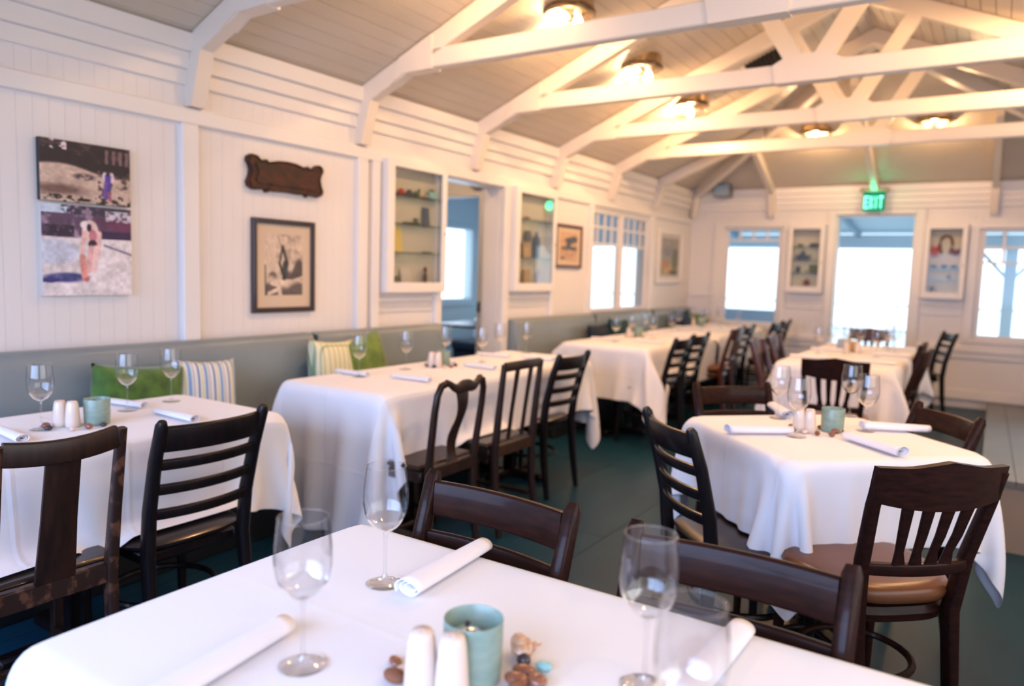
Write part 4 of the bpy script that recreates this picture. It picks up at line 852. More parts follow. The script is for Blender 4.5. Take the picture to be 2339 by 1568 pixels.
# ------------------------------------------------------------------ cloth drape (position-based)
def drape(a, b, ox, oy, boxes=(), seed=1, sp=.026, steps=110, its=10, skew=(0, 0), top=.752):
    """table half sizes a,b ; overhangs ox (left,right) oy (near,far). returns verts, faces, uv"""
    xs0, xs1, ys0, ys1 = -a-ox[0], a+ox[1], -b-oy[0], b+oy[1]
    nx, ny = int(round((xs1-xs0)/sp))+1, int(round((ys1-ys0)/sp))+1
    X, Y = np.meshgrid(np.linspace(xs0, xs1, nx), np.linspace(ys0, ys1, ny))
    r = np.random.default_rng(seed)
    P = np.stack([X, Y, np.full_like(X, top)], -1); dx, dy = (xs1-xs0)/(nx-1), (ys1-ys0)/(ny-1)
    U = np.stack([X, Y], -1).copy()
    ov = np.maximum(np.maximum(np.abs(X)-a, np.abs(Y)-b), 0)
    nz = np.kron(r.random((ny//5+2, nx//5+2)), np.ones((5, 5)))[:ny, :nx]
    P[..., 2] += (nz-.5)*.012*(ov > .03)
    fixed = (np.abs(X) < a-.004) & (np.abs(Y) < b-.004); wgt = np.where(fixed, 0., 1.)
    V = np.zeros_like(P)
    def con(sa, sb, rest, k=1.):
        A, B = P[sa], P[sb]; d = B-A; l = np.sqrt((d*d).sum(-1))+1e-9
        wa, wb = wgt[sa], wgt[sb]; s = wa+wb; s = np.where(s == 0, 1, s)
        c = (k*(l-rest)/l/s)[..., None]*d; P[sa] += c*wa[..., None]; P[sb] -= c*wb[..., None]
    S = slice; al = S(None); cons = []
    for q in (0, 1):
        n_ = (nx-q)//2; cons.append(((al, S(q, q+2*n_, 2)), (al, S(q+1, q+1+2*n_, 2)), dx, 1.))
        n_ = (ny-q)//2; cons.append(((S(q, q+2*n_, 2), al), (S(q+1, q+1+2*n_, 2), al), dy, 1.))
        dg = math.hypot(dx, dy)
        for s0, s1 in ((S(0, nx-1), S(1, nx)), (S(1, nx), S(0, nx-1))):
            cons.append(((S(q, q+2*n_, 2), s0), (S(q+1, q+1+2*n_, 2), s1), dg, .35))
    for q in range(4):
        n_ = len(range(q, nx-2, 4)); cons.append(((al, S(q, q+4*n_, 4)), (al, S(q+2, q+2+4*n_, 4)), 2*dx, .42)) if n_ and q+2+4*(n_-1) < nx else None
        n_ = len(range(q, ny-2, 4)); cons.append(((S(q, q+4*n_, 4), al), (S(q+2, q+2+4*n_, 4), al), 2*dy, .42)) if n_ and q+2+4*(n_-1) < ny else None
    cons = [c for c in cons if c and P[c[0]].shape == P[c[1]].shape]
    dt = .022; e = .008
    for st in range(steps):
        O = P.copy(); V[..., 2] -= 9.8*dt; V *= .965; P += V*dt*wgt[..., None]
        for _ in range(its):
            for c in cons: con(*c)
            ins = (np.abs(P[..., 0]) < a+e) & (np.abs(P[..., 1]) < b+e) & (P[..., 2] < top) & ~fixed
            if ins.any():
                pt = top-P[..., 2]; px = a+e-np.abs(P[..., 0]); py = b+e-np.abs(P[..., 1])
                m = ins & (pt <= np.minimum(px, py)+.004); P[m, 2] = top
                m2 = ins & ~m & (px <= py); P[m2, 0] = np.sign(P[m2, 0])*(a+e)
                m3 = ins & ~m & ~m2; P[m3, 1] = np.sign(P[m3, 1])*(b+e)
            for (x0, x1, y0, y1, z0, z1) in boxes:
                ins = (P[..., 0] > x0) & (P[..., 0] < x1) & (P[..., 1] > y0) & (P[..., 1] < y1) & (P[..., 2] < z1) & (P[..., 2] > z1-.035)
                if ins.any(): P[ins, 2] = z1
            P[..., 2] = np.maximum(P[..., 2], .006)
        V = (P-O)/dt
    return P.reshape(-1, 3), [(j*nx+i, j*nx+i+1, (j+1)*nx+i+1, (j+1)*nx+i) for j in range(ny-1) for i in range(nx-1)], U.reshape(-1, 2), nx, ny
def tablecloth(label, loc, rz, *args, sub=1, linen='cloth', **kw):
    v, f, u, nx, ny = drape(*args, **kw)
    me = bpy.data.meshes.new('tablecloth'); me.from_pydata(v.tolist(), [], f)
    uv = me.uv_layers.new(name='flat'); idx = np.array(f).ravel(); uv.data.foreach_set('uv', u[idx].astype(np.float32).ravel())
    me.materials.append(M[linen]); me.shade_smooth(); me.update()
    o = bpy.data.objects.new('tablecloth', me); COL.objects.link(o); o.location = loc; o.rotation_euler = (0, 0, rz)
    so = o.modifiers.new('hem', 'SOLIDIFY'); so.thickness = .0016; so.offset = 1
    if sub: s = o.modifiers.new('smooth', 'SUBSURF'); s.levels = 1; s.render_levels = 1
    return tag(o, label, 'tablecloth', 'white tablecloths')
def table(label, loc, rz, a, b, legs='pedestal'):
    t = thing('dining_table', label, 'table', loc, rz, 'cloth covered dining tables')
    obj('tabletop', MB().rbox(-a+.022, a-.022, -b+.022, b-.022, .708, .738, .008), M['black_wood'], t)
    nps = [-b*.55, b*.55] if b > .7 else ([0] if a < .5 else [0])
    xs_ = [-a*.5, a*.5] if a > .6 and b < .6 else [0]
    for yy in nps:
        for xx in xs_:
            obj('pedestal', MB().rbox(xx-.035, xx+.035, yy-.035, yy+.035, .05, .717, .006), M['black_wood'], t)
            obj('foot', MB().rbox(xx-.25, xx+.25, yy-.03, yy+.03, .001, .05, .01).rbox(xx-.03, xx+.03, yy-.25, yy+.25, .0015, .049, .01), M['black_wood'], t)
    return t

# ------------------------------------------------------------------ chairs (local: sitter faces +y)
def crv(n, f): return [f(i/n) for i in range(n+1)]
def seat_pad(mb, cx, cy_c, w_, d_, z0, z1, p=3.2, seg=36, taper=.0):
    prof = [(0.0, z1+.001), (.5, z1), (.82, z1-.002), (.95, z1-.008), (1.0, (z0+z1)/2), (.97, z0+.004), (.9, z0), (0, z0)]
    v = []
    for r, z in prof:
        for k in range(seg):
            a = 2*PI*k/seg; c, s = math.cos(a), math.sin(a); q = (abs(c)**p+abs(s)**p)**(-1/p)
            yy = s*q*r; v.append((cx+c*q*r*w_/2*(1+taper*yy), cy_c+yy*d_/2, z))
    n = len(prof); mb.add(v, [(i*seg+k, i*seg+(k+1) % seg, (i+1)*seg+(k+1) % seg, (i+1)*seg+k) for i in range(n-1) for k in range(seg)]); return mb
def hoop(r0, z): return [(r0*math.cos(2*PI*k/28), .01+r0*math.sin(2*PI*k/28), z) for k in range(28)]
def ladder_chair(name, label, wood, H=.85, W=.38, seatm='dark_seat', bow=.030):
    t = thing(name, label, 'chair', (0, 0, 0), 0); hw = W/2-.018
    def post(s):
        pts = [(s*(hw+.005), -.235, 0), (s*hw, -.205, .22), (s*(hw-.004), -.190, .42), (s*(hw-.002), -.205, .56), (s*(hw+.002), -.245, .72), (s*(hw+.004), -.285, H-.015), (s*(hw+.004), -.291, H)]
        return MB().bar(pts, [.028, .033, .036, .036, .034, .032, .022], [.030, .042, .048, .044, .040, .036, .022], (1, 0, 0), .38)
    for s in (-1, 1): obj('back_post', post(s), M[wood], t, True, 50)
    def yb(z): return -.190-.10*max((z-.42)/(.85-.42), 0)**1.3
    def slat(z, h_, th, bow, nm):
        pts = crv(10, lambda u: ((2*u-1)*(hw-.012), yb(z)-bow*(1-(2*u-1)**2), z)); obj(nm, MB().bar(pts, h_, th, (0, -.12, 1), .3), M[wood], t, True, 50)
    slat(H-.058, .078, .020, bow, 'crest_rail')
    for z in (.711, .632, .552): slat(z*H/.85, .033, .017, bow, 'slat')
    obj('seat', seat_pad(MB(), 0, .005, .425, .40, .428, .458, 4, 40, .05), M[seatm], t)
    obj('apron', MB().rbox(-.165, .165, -.165, .170, .375, .427, .015), M[wood], t)
    for s in (-1, 1): obj('front_leg', MB().bar([(s*.178, .175, 0), (s*.172, .165, .22), (s*.165, .155, .425)], [.024, .030, .036], [.024, .030, .036], (1, 0, 0), .3), M[wood], t, True, 50)
    obj('hoop_stretcher', MB().tube(hoop(.165, .225), .011, 8, True), M[wood], t)
    return t
def school_chair(name, label, wood, H=.85, W=.37):
    t = thing(name, label, 'chair', (0, 0, 0), 0); hw = W/2-.014
    for s in (-1, 1):
        pts = [(s*(hw-.01), -.255, 0), (s*(hw-.03), -.215, .20), (s*(hw-.03), -.190, .42), (s*(hw-.018), -.215, .58), (s*(hw-.004), -.260, .74), (s*hw, -.290, H-.02)]
        obj('back_post', MB().bar(pts, [.026, .03, .034, .03, .028, .026], [.034, .042, .046, .038, .034, .028], (1, 0, 0), .25), M[wood], t, True, 50)
    yb = lambda z: -.190-.105*max((z-.42)/(.85-.42), 0)**1.2
    m_ = MB(); N = 16; v = []
    for j, yo in ((0, -.011), (1, .011)):
        for i in range(N+1):
            u = 2*i/N-1; x_ = u*(hw+.012); y_ = yb(H-.05)-.030*(1-u*u)
            zt = H+.014*max(0, 1-abs(u)/.55)-.004*abs(u); zb = H-.118+.020*abs(u)**2 if abs(u) < .98 else H-.098
            v += [(x_, y_+yo-.006, zt), (x_, y_+yo+.014, zb)]
    n = (N+1)*2; f = []
    for i in range(N):
        a = 2*i; f += [(a, a+2, a+3, a+1), (n+a, n+a+1, n+a+3, n+a+2), (a, n+a, n+a+2, a+2), (a+1, a+3, n+a+3, n+a+1)]
    f += [(0, 1, n+1, n), (n-2, 2*n-2, 2*n-1, n-1)]; m_.add(v, f); obj('crest_rail', m_, M[wood], t, True, 40)
    zr = .56
    obj('lower_rail', MB().bar(crv(10, lambda u: ((2*u-1)*(hw-.02), yb(zr)-.026*(1-(2*u-1)**2), zr)), .036, .022, (0, -.1, 1), .3), M[wood], t, True, 50)
    for i in range(4):
        u = (-.42+.28*i); z0, z1 = zr+.016, H-.112
        obj('spindle', MB().bar([(u*hw*.95, yb(z0)-.026*(1-u*u), z0), (u*hw*1.0, yb(z0+.02)-.026*(1-u*u), z0+.035), (u*hw*1.1, yb((z0+z1)/2)-.027*(1-u*u), (z0+z1)/2), (u*hw*1.2, yb(z1)-.027*(1-u*u), z1)], [.034, .022, .026, .032], .012, (1, 0, 0), .25), M[wood], t, True, 50)
    obj('seat', seat_pad(MB(), 0, -.003, .42, .42, .445, .498, 2.8, 40, .06), M['vinyl'], t, True, 70)
    obj('seat_frame', seat_pad(MB(), 0, .005, .405, .395, .385, .438, 3.2, 40, .06), M[wood], t)
    for s in (-1, 1): obj('front_leg', MB().bar([(s*.165, .175, 0), (s*.160, .165, .20), (s*.155, .150, .386)], [.022, .028, .036], [.022, .028, .036], (1, 0, 0), .3), M[wood], t, True, 50)
    obj('hoop_stretcher', MB().tube(hoop(.158, .20), .011, 8, True), M[wood], t)
    return t
def antique_chair(name, label, kind, wood, H, W=.40):
    t = thing(name, label, 'chair', (0, 0, 0), 0); hw = W/2-.014
    rk = {'splat': .075, 'vase': .055, 'two': .045}[kind]; ty = -.195-rk
    yb = lambda z: -.195-rk*max((z-.42)/(H-.42), 0)**1.1
    seatm = {'splat': 'dark_seat', 'vase': 'old_wood', 'two': 'dark_seat'}[kind]
    for s in (-1, 1):
        if kind == 'vase': pts = [(s*(hw-.01), -.235, 0), (s*(hw-.012), -.20, .22), (s*(hw-.01), -.195, .42), (s*(hw-.004), yb(.55), .55), (s*hw, yb(.70), .70), (s*(hw-.004), yb(H-.06), H-.06), (s*(hw-.022), yb(H-.018), H-.020), (s*(hw-.06), yb(H), H-.010)]; ww = [.026, .03, .032, .03, .028, .028, .030, .028]; dd = [.026, .03, .032, .026, .024, .022, .022, .020]
        else: pts = [(s*(hw), -.235, 0), (s*hw, -.20, .22), (s*hw, -.195, .42), (s*hw, yb(.6), .6), (s*hw, yb(H-.015), H-.015)]; ww = [.026, .03, .032, .030, .026]; dd = [.028, .034, .036, .030, .022]
        obj('back_post', MB().bar(pts, ww, dd, (1, 0, 0), .22), M['worn_wood' if kind == 'splat' else wood], t, True, 50)
    if kind == 'vase':
        pts = crv(16, lambda u: ((2*u-1)*(hw-.045), yb(H)-.004-.012*(1-(2*u-1)**2), H-.014+.010*math.cos((2*u-1)*2*PI)-.026*(1-abs(2*u-1))**1.0)); obj('crest_rail', MB().bar(pts, crv(16, lambda u: .040+.016*math.cos((2*u-1)*PI)), .020, (0, 0, 1), .3), M[wood], t, True, 50)
        zs = np.linspace(.455, H-.045, 12); wv = np.interp(np.linspace(0, 1, 12), [0, .12, .35, .6, .85, 1], [.075, .05, .066, .048, .072, .085]); off = .018*np.sin(np.linspace(0, 1, 12)*2*PI)
        obj('vase_splat', MB().bar([(0, yb(z)+o_, z) for z, o_ in zip(zs, off)], list(map(float, wv)), .010, (1, 0, 0), .2), M[wood], t, True, 50)
    else:
        hh = .062 if kind == 'splat' else .046
        pts = crv(10, lambda u: ((2*u-1)*(hw-.012), yb(H-.04)-.014*(1-(2*u-1)**2), H-.006-hh/2-(.012*(1-(2*u-1)**2) if kind == 'splat' else -.004*(1-(2*u-1)**2)))); obj('crest_rail', MB().bar(pts, hh, .020, (0, 0, 1), .25), M[wood], t, True, 50)
        if kind == 'splat': obj('splat', MB().bar([(0, yb(.46)-.002, .445), (0, yb(.62)-.008, .62), (0, yb(H-.08)-.012, H-.07)], [.105, .092, .088], .010, (1, 0, 0), .2), M[wood], t, True, 50)
        else:
            for s in (-1, 1): obj('splat', MB().bar([(s*.062, yb(.48), .475), (s*.062, yb(.62)-.004, .62), (s*.062, yb(H-.05)-.012, H-.045)], [.030, .026, .032], .010, (1, 0, 0), .2), M[wood], t, True, 50)
    obj('seat', MB().rbox(-.195, .195, -.165, .20, .436, .462, .010), M[seatm], t)
    fm = 'worn_wood' if kind == 'splat' else wood
    obj('rear_rail', MB().rbox(-hw+.012, hw-.012, -.208, -.178, .395, .455, .005), M['oak' if kind == 'two' else fm], t)
    obj('seat_frame', MB().rbox(-.185, .185, .165, .190, .385, .434, .005).rbox(-.185, -.162, -.170, .165, .385, .434, .005).rbox(.162, .185, -.170, .165, .385, .434, .005), M[fm], t)
    for s in (-1, 1): obj('front_leg', MB().rbox(s*.175-.016, s*.175+.016, .150, .182, 0, .386, .004), M[wood], t)
    obj('stretcher', MB().rbox(-.172, -.156, -.19, .152, .13, .155, .003), M[wood], t); obj('stretcher', MB().rbox(.156, .172, -.19, .152, .13, .155, .003), M[wood], t)
    obj('stretcher', MB().rbox(-.158, .158, -.02, -.002, .132, .153, .003), M[wood], t)
    return t
def put(o, x_, y_, face):  # face: direction angle (deg) the sitter looks
    o.location = (x_, y_, 0); o.rotation_euler = (0, 0, R(face-90))
def place(root, x_, y_, face, label): return dup(root, (x_, y_, 0), R(face-90), label)
la = ladder_chair('ladderback_chair', 'black ladderback chair at the near left table, below the striped pillow', 'black_wood'); put(la, -2.27, 1.40, 180)
place(la, -2.33, 3.83, 180, 'black ladderback chair at the aisle end of the middle left table')
lb_ = ladder_chair('ladderback_chair', 'dark brown ladderback chair directly behind the foreground table, left of the two', 'brown_wood', .862, .392, bow=.018); put(lb_, -.86, .985, -93)
place(lb_, -.33, .965, -88, 'dark brown ladderback chair directly behind the foreground table, right of the two')
place(la, -.67, 2.50, 45, 'black ladderback chair on the left of the diamond-set table')
lc_ = ladder_chair('ladderback_chair', 'brown ladderback chair at the back left side of the diamond-set table', 'brown_wood', W=.37); put(lc_, -.75, 3.07, -45)
place(lc_, -.345, 2.99, -142, 'brown ladderback chair with chipped crest at the back right side of the diamond-set table')
place(la, -2.27, 5.50, 180, 'black ladderback chair at the nearer far left table, first from the camera')
place(la, -2.30, 5.98, 180, 'black ladderback chair at the nearer far left table, second from the camera')
place(la, -2.33, 7.50, 180, 'black ladderback chair beside the reddish chair at the farther left table')
place(la, -2.25, 8.30, 180, 'black ladderback chair near the far window, nearer of two')
place(la, -2.28, 8.85, 180, 'black ladderback chair near the far window, farthest along the left row')
sc1 = school_chair('slat_back_chair', 'large dark slat-back chair with brown vinyl seat at the right foreground', 'brown_wood', .855); put(sc1, -.275, 2.37, 132)
place(sc1, -.80, 4.90, 99, 'dark red slat-back chair at the near end of the long centre table')
sc2 = school_chair('slat_back_chair', 'reddish slat-back chair at the farther left table', 'red_wood', .85); put(sc2, -2.27, 6.90, 180)
place(sc2, -1.22, 5.78, 0, 'reddish slat-back chair on the left of the centre table, nearest')
place(sc2, -1.22, 6.30, 0, 'reddish slat-back chair on the left of the centre table, second')
place(sc1, -.665, 5.86, 176, 'dark slat-back chair in profile on the right of the centre table, nearer')
place(sc1, -.74, 6.48, 180, 'dark slat-back chair in profile on the right of the centre table, farther')
place(sc2, -1.02, 7.72, -90, 'dark red slat-back chair at the far end of the centre table')
place(la, -.62, 8.25, -160, 'black ladderback chair before the far doorway seen almost edge on')
an1 = antique_chair('antique_chair', 'worn antique chair with one flat splat cut off by the left edge', 'splat', 'old_wood', .865, .335); put(an1, -2.255, .955, 180)
an2 = antique_chair('antique_chair', 'antique chair with curved vase splat and shaped crest at the middle left table', 'vase', 'old_wood', .835, .37); put(an2, -2.19, 2.61, 180)
an3 = antique_chair('antique_chair', 'tall antique chair with two narrow back slats at the middle left table', 'two', 'old_wood', .875, .37); put(an3, -2.20, 3.14, 180)

# ------------------------------------------------------------------ tables and cloths
def seatbox(cx, cy_c, h=.47, r=.20): return (cx-r, cx+r, cy_c-r, cy_c+r, .30, h)
table('foreground dining table under a white cloth', (-.46, .818, 0), 0, .69, .347)
tablecloth('white tablecloth on the foreground table', (-.46, .818, 0), 0, .69, .347, (.31, .2), (.25, .30), seed=1, sp=.022, linen='smooth_cloth')
table('near left dining table against the banquette', (-2.54, 1.25, 0), 0, .325, .62)
tablecloth('white tablecloth on the near left table with the green pillow behind', (-2.54, 1.25, 0), 0, .325, .62, (.10, .31), (.30, .27), boxes=[seatbox(.27, .175), seatbox(.305, -.365)], seed=2)
table('middle left dining table before the doorway', (-2.55, 3.40, 0), 0, .335, 1.01)
tablecloth('long white tablecloth on the middle left table', (-2.55, 3.40, 0), 0, .335, 1.01, (.10, .30), (.62, .40), boxes=[seatbox(.35, -.26)], seed=3, sp=.03)
table('square dining table set diamond-wise in the right foreground', (-.49, 2.86, 0), R(45), .375, .375)
# local chair positions for the diamond table
def loc45(x_, y_):
    dx, dy = x_+.49, y_-2.86; c, s = math.cos(R(-45)), math.sin(R(-45)); return dx*c-dy*s, dx*s+dy*c
tablecloth('white tablecloth on the diamond-set table at right', (-.49, 2.86, 0), R(45), .375, .375, (.265, .265), (.265, .265),
           boxes=[(lambda q: seatbox(q[0], q[1], .475))(loc45(*p)) for p in ((-.75, 3.07), (-.345, 2.99))], seed=4, sp=.022)
table('nearer of the far left dining tables', (-2.58, 6.08, 0), 0, .38, .78)
tablecloth('white tablecloth on the nearer far left table', (-2.58, 6.08, 0), 0, .38, .78, (.08, .36), (.40, .06), boxes=[seatbox(.31, -.58), seatbox(.28, -.10)], seed=5, sp=.034, steps=90)
table('farthest left dining table near the far corner', (-2.60, 7.95, 0), 0, .38, .85)
tablecloth('white tablecloth on the farthest left table', (-2.60, 7.95, 0), 0, .38, .85, (.08, .36), (.06, .35), boxes=[seatbox(.3, -.45)], seed=6, sp=.036, steps=90)
table('long centre dining table before the far doorway', (-.88, 6.22, 0), 0, .375, .95)
tablecloth('white tablecloth on the long centre table', (-.88, 6.22, 0), 0, .375, .95, (.33, .33), (.42, .34), boxes=[seatbox(.15, -1.29)], seed=8, sp=.034, steps=90)

# ------------------------------------------------------------------ tableware
TZ = .7545
def make_glass():
    t = thing('wine_glass', 'x', 'glass', (0, 0, 0), 0, 'wine glasses')
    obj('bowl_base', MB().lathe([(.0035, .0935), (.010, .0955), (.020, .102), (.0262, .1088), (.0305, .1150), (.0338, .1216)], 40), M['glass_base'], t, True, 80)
    bowl = [(.0338, .1216), (.0366, .129), (.0395, .145), (.0398, .158), (.0388, .175), (.0365, .195), (.0345, .212)]
    obj('bowl', MB().lathe(bowl, 40), M['glass'], t, True, 80)
    obj('rim', MB().tube([(.0345*math.cos(2*PI*k/40), .0345*math.sin(2*PI*k/40), .212) for k in range(40)], .00075, 6, True), M['solid_glass'], t, True, 80)
    obj('stem', MB().lathe([(.0001, .0965), (.006, .0955), (.0042, .090), (.0032, .080), (.0030, .05), (.0034, .02), (.006, .0085), (.012, .0045), (.0225, .0028), (.0335, .0016), (.0340, .0008), (.033, 0), (.0001, 0)], 32), M['solid_glass'], t, True, 80)
    return t
GL = [(-.772, .680, 'large wine glass in the foreground at left, nearest the camera'), (-.868, .950, 'wine glass standing by the rolled napkin at the far corner of the foreground table'),
      (-.362, .915, 'wine glass at the right of the foreground table before the right chair'), (-.243, .745, 'wine glass at the bottom right cut off by the frame'),
      (-2.56, 1.165, 'wine glass left of the salt shakers on the near left table'), (-2.665, 1.51, 'wine glass before the moss green pillow'), (-2.72, 1.72, 'wine glass between green and striped pillows'),
      (-2.64, .965, 'wine glass at the very left edge on the near left table'),
      (-2.68, 2.72, 'wine glass before the plaid pillow'), (-2.70, 3.10, 'wine glass in the middle of the middle left table before bare banquette'), (-2.78, 3.55, 'wine glass before the end of the near banquette'),
      (-2.60, 3.68, 'wine glass in front of the doorway, lower left of the pair'), (-2.72, 4.05, 'wine glass in front of the doorway jamb, upper right of the pair'), (-2.68, 4.32, 'wine glass before the left end of the far banquette'),
      (-.560, 2.745, 'nearer wine glass left of the shakers on the diamond-set table'), (-.70, 3.06, 'farther wine glass left of the shakers on the diamond-set table'),
      (-.375, 3.03, 'nearer wine glass right of the candle on the diamond-set table'), (-.475, 3.32, 'farther wine glass right of the candle on the diamond-set table')]
g0 = make_glass(); g0.location = (GL[0][0], GL[0][1], TZ); g0['label'] = GL[0][2]
for gx, gy, lb in GL[1:]: dup(g0, (gx, gy, TZ), random.uniform(0, 3), lb)
def many_glasses(where, grp, lst):
    for gx, gy, w_ in lst: dup(g0, (gx, gy, TZ), 0, 'wine glass '+w_+' on '+where, grp)
many_glasses('the nearer far left table', 'wine glasses on the nearer far left table', [(-2.62, 5.62, 'nearest the camera, alone before the black pillow,'), (-2.70, 6.12, 'behind the candle, left of two,'), (-2.50, 6.12, 'behind the candle, right of two,'), (-2.52, 6.62, 'at the far end aisle side'), (-2.80, 6.66, 'at the far end wall side')])
many_glasses('the farthest left table', 'wine glasses on the farthest left table', [(-2.78, 7.5, 'nearest the camera, wall side,'), (-2.60, 7.7, 'second along the aisle side'), (-2.85, 8.1, 'left of the candle'), (-2.70, 8.15, 'just before the candle'), (-2.55, 8.2, 'right of the candle'), (-2.45, 8.5, 'on the aisle side near the far window'), (-2.70, 8.6, 'farthest from the camera, behind the candle,')])
many_glasses('the long centre table', 'wine glasses on the centre table', [(-1.12, 6.05, 'nearest at the left'), (-1.10, 6.5, 'second of the left row'), (-1.02, 6.7, 'behind the pale blue candle box'), (-.93, 6.15, 'nearest in the middle'), (-.90, 6.55, 'behind the amber candle box'), (-.72, 6.1, 'nearest at the right'), (-.68, 6.45, 'second of the right row'), (-.66, 6.7, 'third of the right row'), (-.72, 6.85, 'farthest of the right row')])

def make_napkin(seed=0, L=.25, r=.017, flat=.8):
    rr = random.Random(seed); m_ = MB(); N = 14; Tn = 62
    def f(u, v):
        th = u*2*PI*2.6; tp = 1-.18*v; rad = (r*(.30+.70*u))*tp
        return (rad*math.cos(th)*1.25, (v-.5)*L+.012*(u-.5)*(1 if v > .5 else -1)-(.02*(1-u) if v > .5 else 0), r*flat*.98*tp+rad*math.sin(th)*flat)
    m_.grid(f, Tn, N)
    return m_
def napkin(x_, y_, rz, label, L=.25, r=.017, seed=0, z=TZ, group=None):
    me = make_napkin(seed, L, r).mesh('napkin_roll', M['napkin'], True, 80)
    o = bpy.data.objects.new('napkin_roll', me); COL.objects.link(o); o.location = (x_, y_, z); o.rotation_euler = (0, 0, R(rz))
    s = o.modifiers.new('fold', 'SOLIDIFY'); s.thickness = .0012
    return tag(o, label, 'napkin', group or 'rolled white napkins')
napkin(-.805, 1.055, 4, 'rolled napkin at the far corner of the foreground table touching a glass foot', .25, .0215)
napkin(-.845, .60, 8, 'rolled napkin at the bottom left of the foreground table', .26, .022)
napkin(-.295, 1.01, -2, 'rolled napkin at the right of the foreground table', .25, .022)
napkin(-2.755, 1.555, 98, 'rolled napkin before the moss green pillow', .20)
napkin(-2.42, 1.545, 88, 'rolled napkin behind the black ladderback chair', .24)
napkin(-2.52, 1.055, 84, 'rolled napkin at the left edge on the near left table', .22)
napkin(-2.46, .90, 90, 'rolled napkin behind the worn antique chair', .22)
napkin(-2.76, 2.75, 88, 'rolled napkin at the left end of the middle left table', .23)
napkin(-2.42, 2.82, 90, 'rolled napkin at the front near the vase splat chair', .24)
napkin(-2.72, 3.44, 78, 'rolled napkin behind the candle on the middle left table', .22)
napkin(-2.44, 3.44, 84, 'rolled napkin above the two slat antique chair', .22)
napkin(-2.72, 3.98, 95, 'rolled napkin at the back right of the middle left table', .23)
napkin(-2.42, 4.05, 88, 'rolled napkin by the aisle end ladderback chair', .22)
napkin(-.675, 2.70, -50, 'rolled napkin at the left corner of the diamond-set table', .24, .023)
napkin(-.72, 3.18, 28, 'rolled napkin at the far left edge of the diamond-set table', .24, .023)
napkin(-.28, 3.10, -62, 'rolled napkin at the far right edge of the diamond-set table', .24, .023)
napkin(-.31, 2.735, 47, 'rolled napkin at the near right edge of the diamond-set table', .26, .024)
for q in [(-2.75, 5.7, 'near wall side'), (-2.38, 5.75, 'near aisle side'), (-2.76, 6.5, 'far wall side'), (-2.38, 6.55, 'far aisle side')]: napkin(q[0], q[1], 90, 'rolled napkin at the '+q[2]+' of the nearer far left table', group='rolled napkins on the nearer far left table')
for q in [(-2.78, 7.75, 'near wall side'), (-2.4, 7.7, 'near aisle side'), (-2.78, 8.45, 'far wall side'), (-2.42, 8.4, 'far aisle side')]: napkin(q[0], q[1], 90, 'rolled napkin at the '+q[2]+' of the farthest left table', group='rolled napkins on the farthest left table')
for q in [(-1.1, 5.62, 'near left'), (-0.66, 5.62, 'near right'), (-1.1, 6.35, 'middle left'), (-0.64, 6.3, 'middle right'), (-1.08, 6.95, 'far left'), (-0.66, 6.98, 'far right')]: napkin(q[0], q[1], 90, 'rolled napkin at the '+q[2]+' of the long centre table', group='rolled napkins on the centre table')

def make_shaker():
    t = thing('salt_shaker', 'x', 'shaker', (0, 0, 0), 0, 'white shakers')
    obj('body', MB().lathe([(.0001, 0), (.0205, 0), (.0222, .003), (.0225, .02), (.0205, .05), (.0178, .076), (.0160, .0835), (.0135, .087), (.0001, .0885)], 28), M['ceramic'], t, True, 70)
    for k in range(4):
        a = PI/2*k+.4; obj('pour_hole', MB().ellipsoid((.006*math.cos(a), .006*math.sin(a), .0880), (.0011, .0011, .0006), 6, 4), M['hole'], t)
    return t
s0 = make_shaker(); s0.location = (-.594, .722, TZ); s0['label'] = 'cream shaker in the foreground, left of the pair'
for x_, y_, lb in ((-.553, .735, 'cream shaker in the foreground, right of the pair, nearer to the candle holder'), (-2.565, 1.225, 'white shaker on the near left table, left of the pair'), (-2.525, 1.245, 'white shaker on the near left table, beside the candle holder'),
                   (-2.665, 3.28, 'white shaker beside the candle on the middle left table, left'), (-2.63, 3.295, 'white shaker beside the candle on the middle left table, right'),
                   (-.575, 2.845, 'white shaker on the diamond-set table, left of the pair'), (-.54, 2.855, 'white shaker on the diamond-set table, beside the candle holder'),
                   (-2.74, 6.15, 'white shaker on the nearer far left table'), (-2.85, 8.15, 'white shaker on the farthest left table'), (-.96, 6.32, 'white shaker on the long centre table'), (-.88, 6.33, 'second white shaker on the long centre table')):
    dup(s0, (x_, y_, TZ), random.uniform(0, 3), lb)
def make_candle():
    t = thing('candle_holder', 'x', 'candle holder', (0, 0, 0), 0, 'aqua candle holders')
    obj('cup', MB().lathe([(.0001, 0), (.036, 0), (.0385, .003), (.0400, .02), (.0410, .086), (.0403, .0875), (.0392, .086), (.0382, .02), (.036, .007), (.0001, .006)], 40), M['aqua'], t, True, 60)
    obj('fill', MB().lathe([(.0001, .0065), (.0345, .0075), (.0372, .02), (.0374, .034), (.0001, .034)], 32), M['teal_wax'], t, True, 60)
    w_ = obj('burner', MB().lathe([(.0001, .051), (.010, .0505), (.017, .048), (.0195, .0445), (.017, .043), (.0001, .042)], 24, (-.006, -.006, .022)).lathe([(.010, .034), (.011, .060), (.009, .034)], 16), M['chrome'], t)
    obj('wick_tube', MB().lathe([(.0001, .0625), (.003, .0625), (.0038, .066), (.003, .070), (.0001, .071)], 12, (-.006, -.006, .013)), M['pebble_dark'], w_)
    return t
c0 = make_candle(); c0.location = (-.560, .790, TZ); c0['label'] = 'aqua glass candle holder with metal burner on the foreground table'
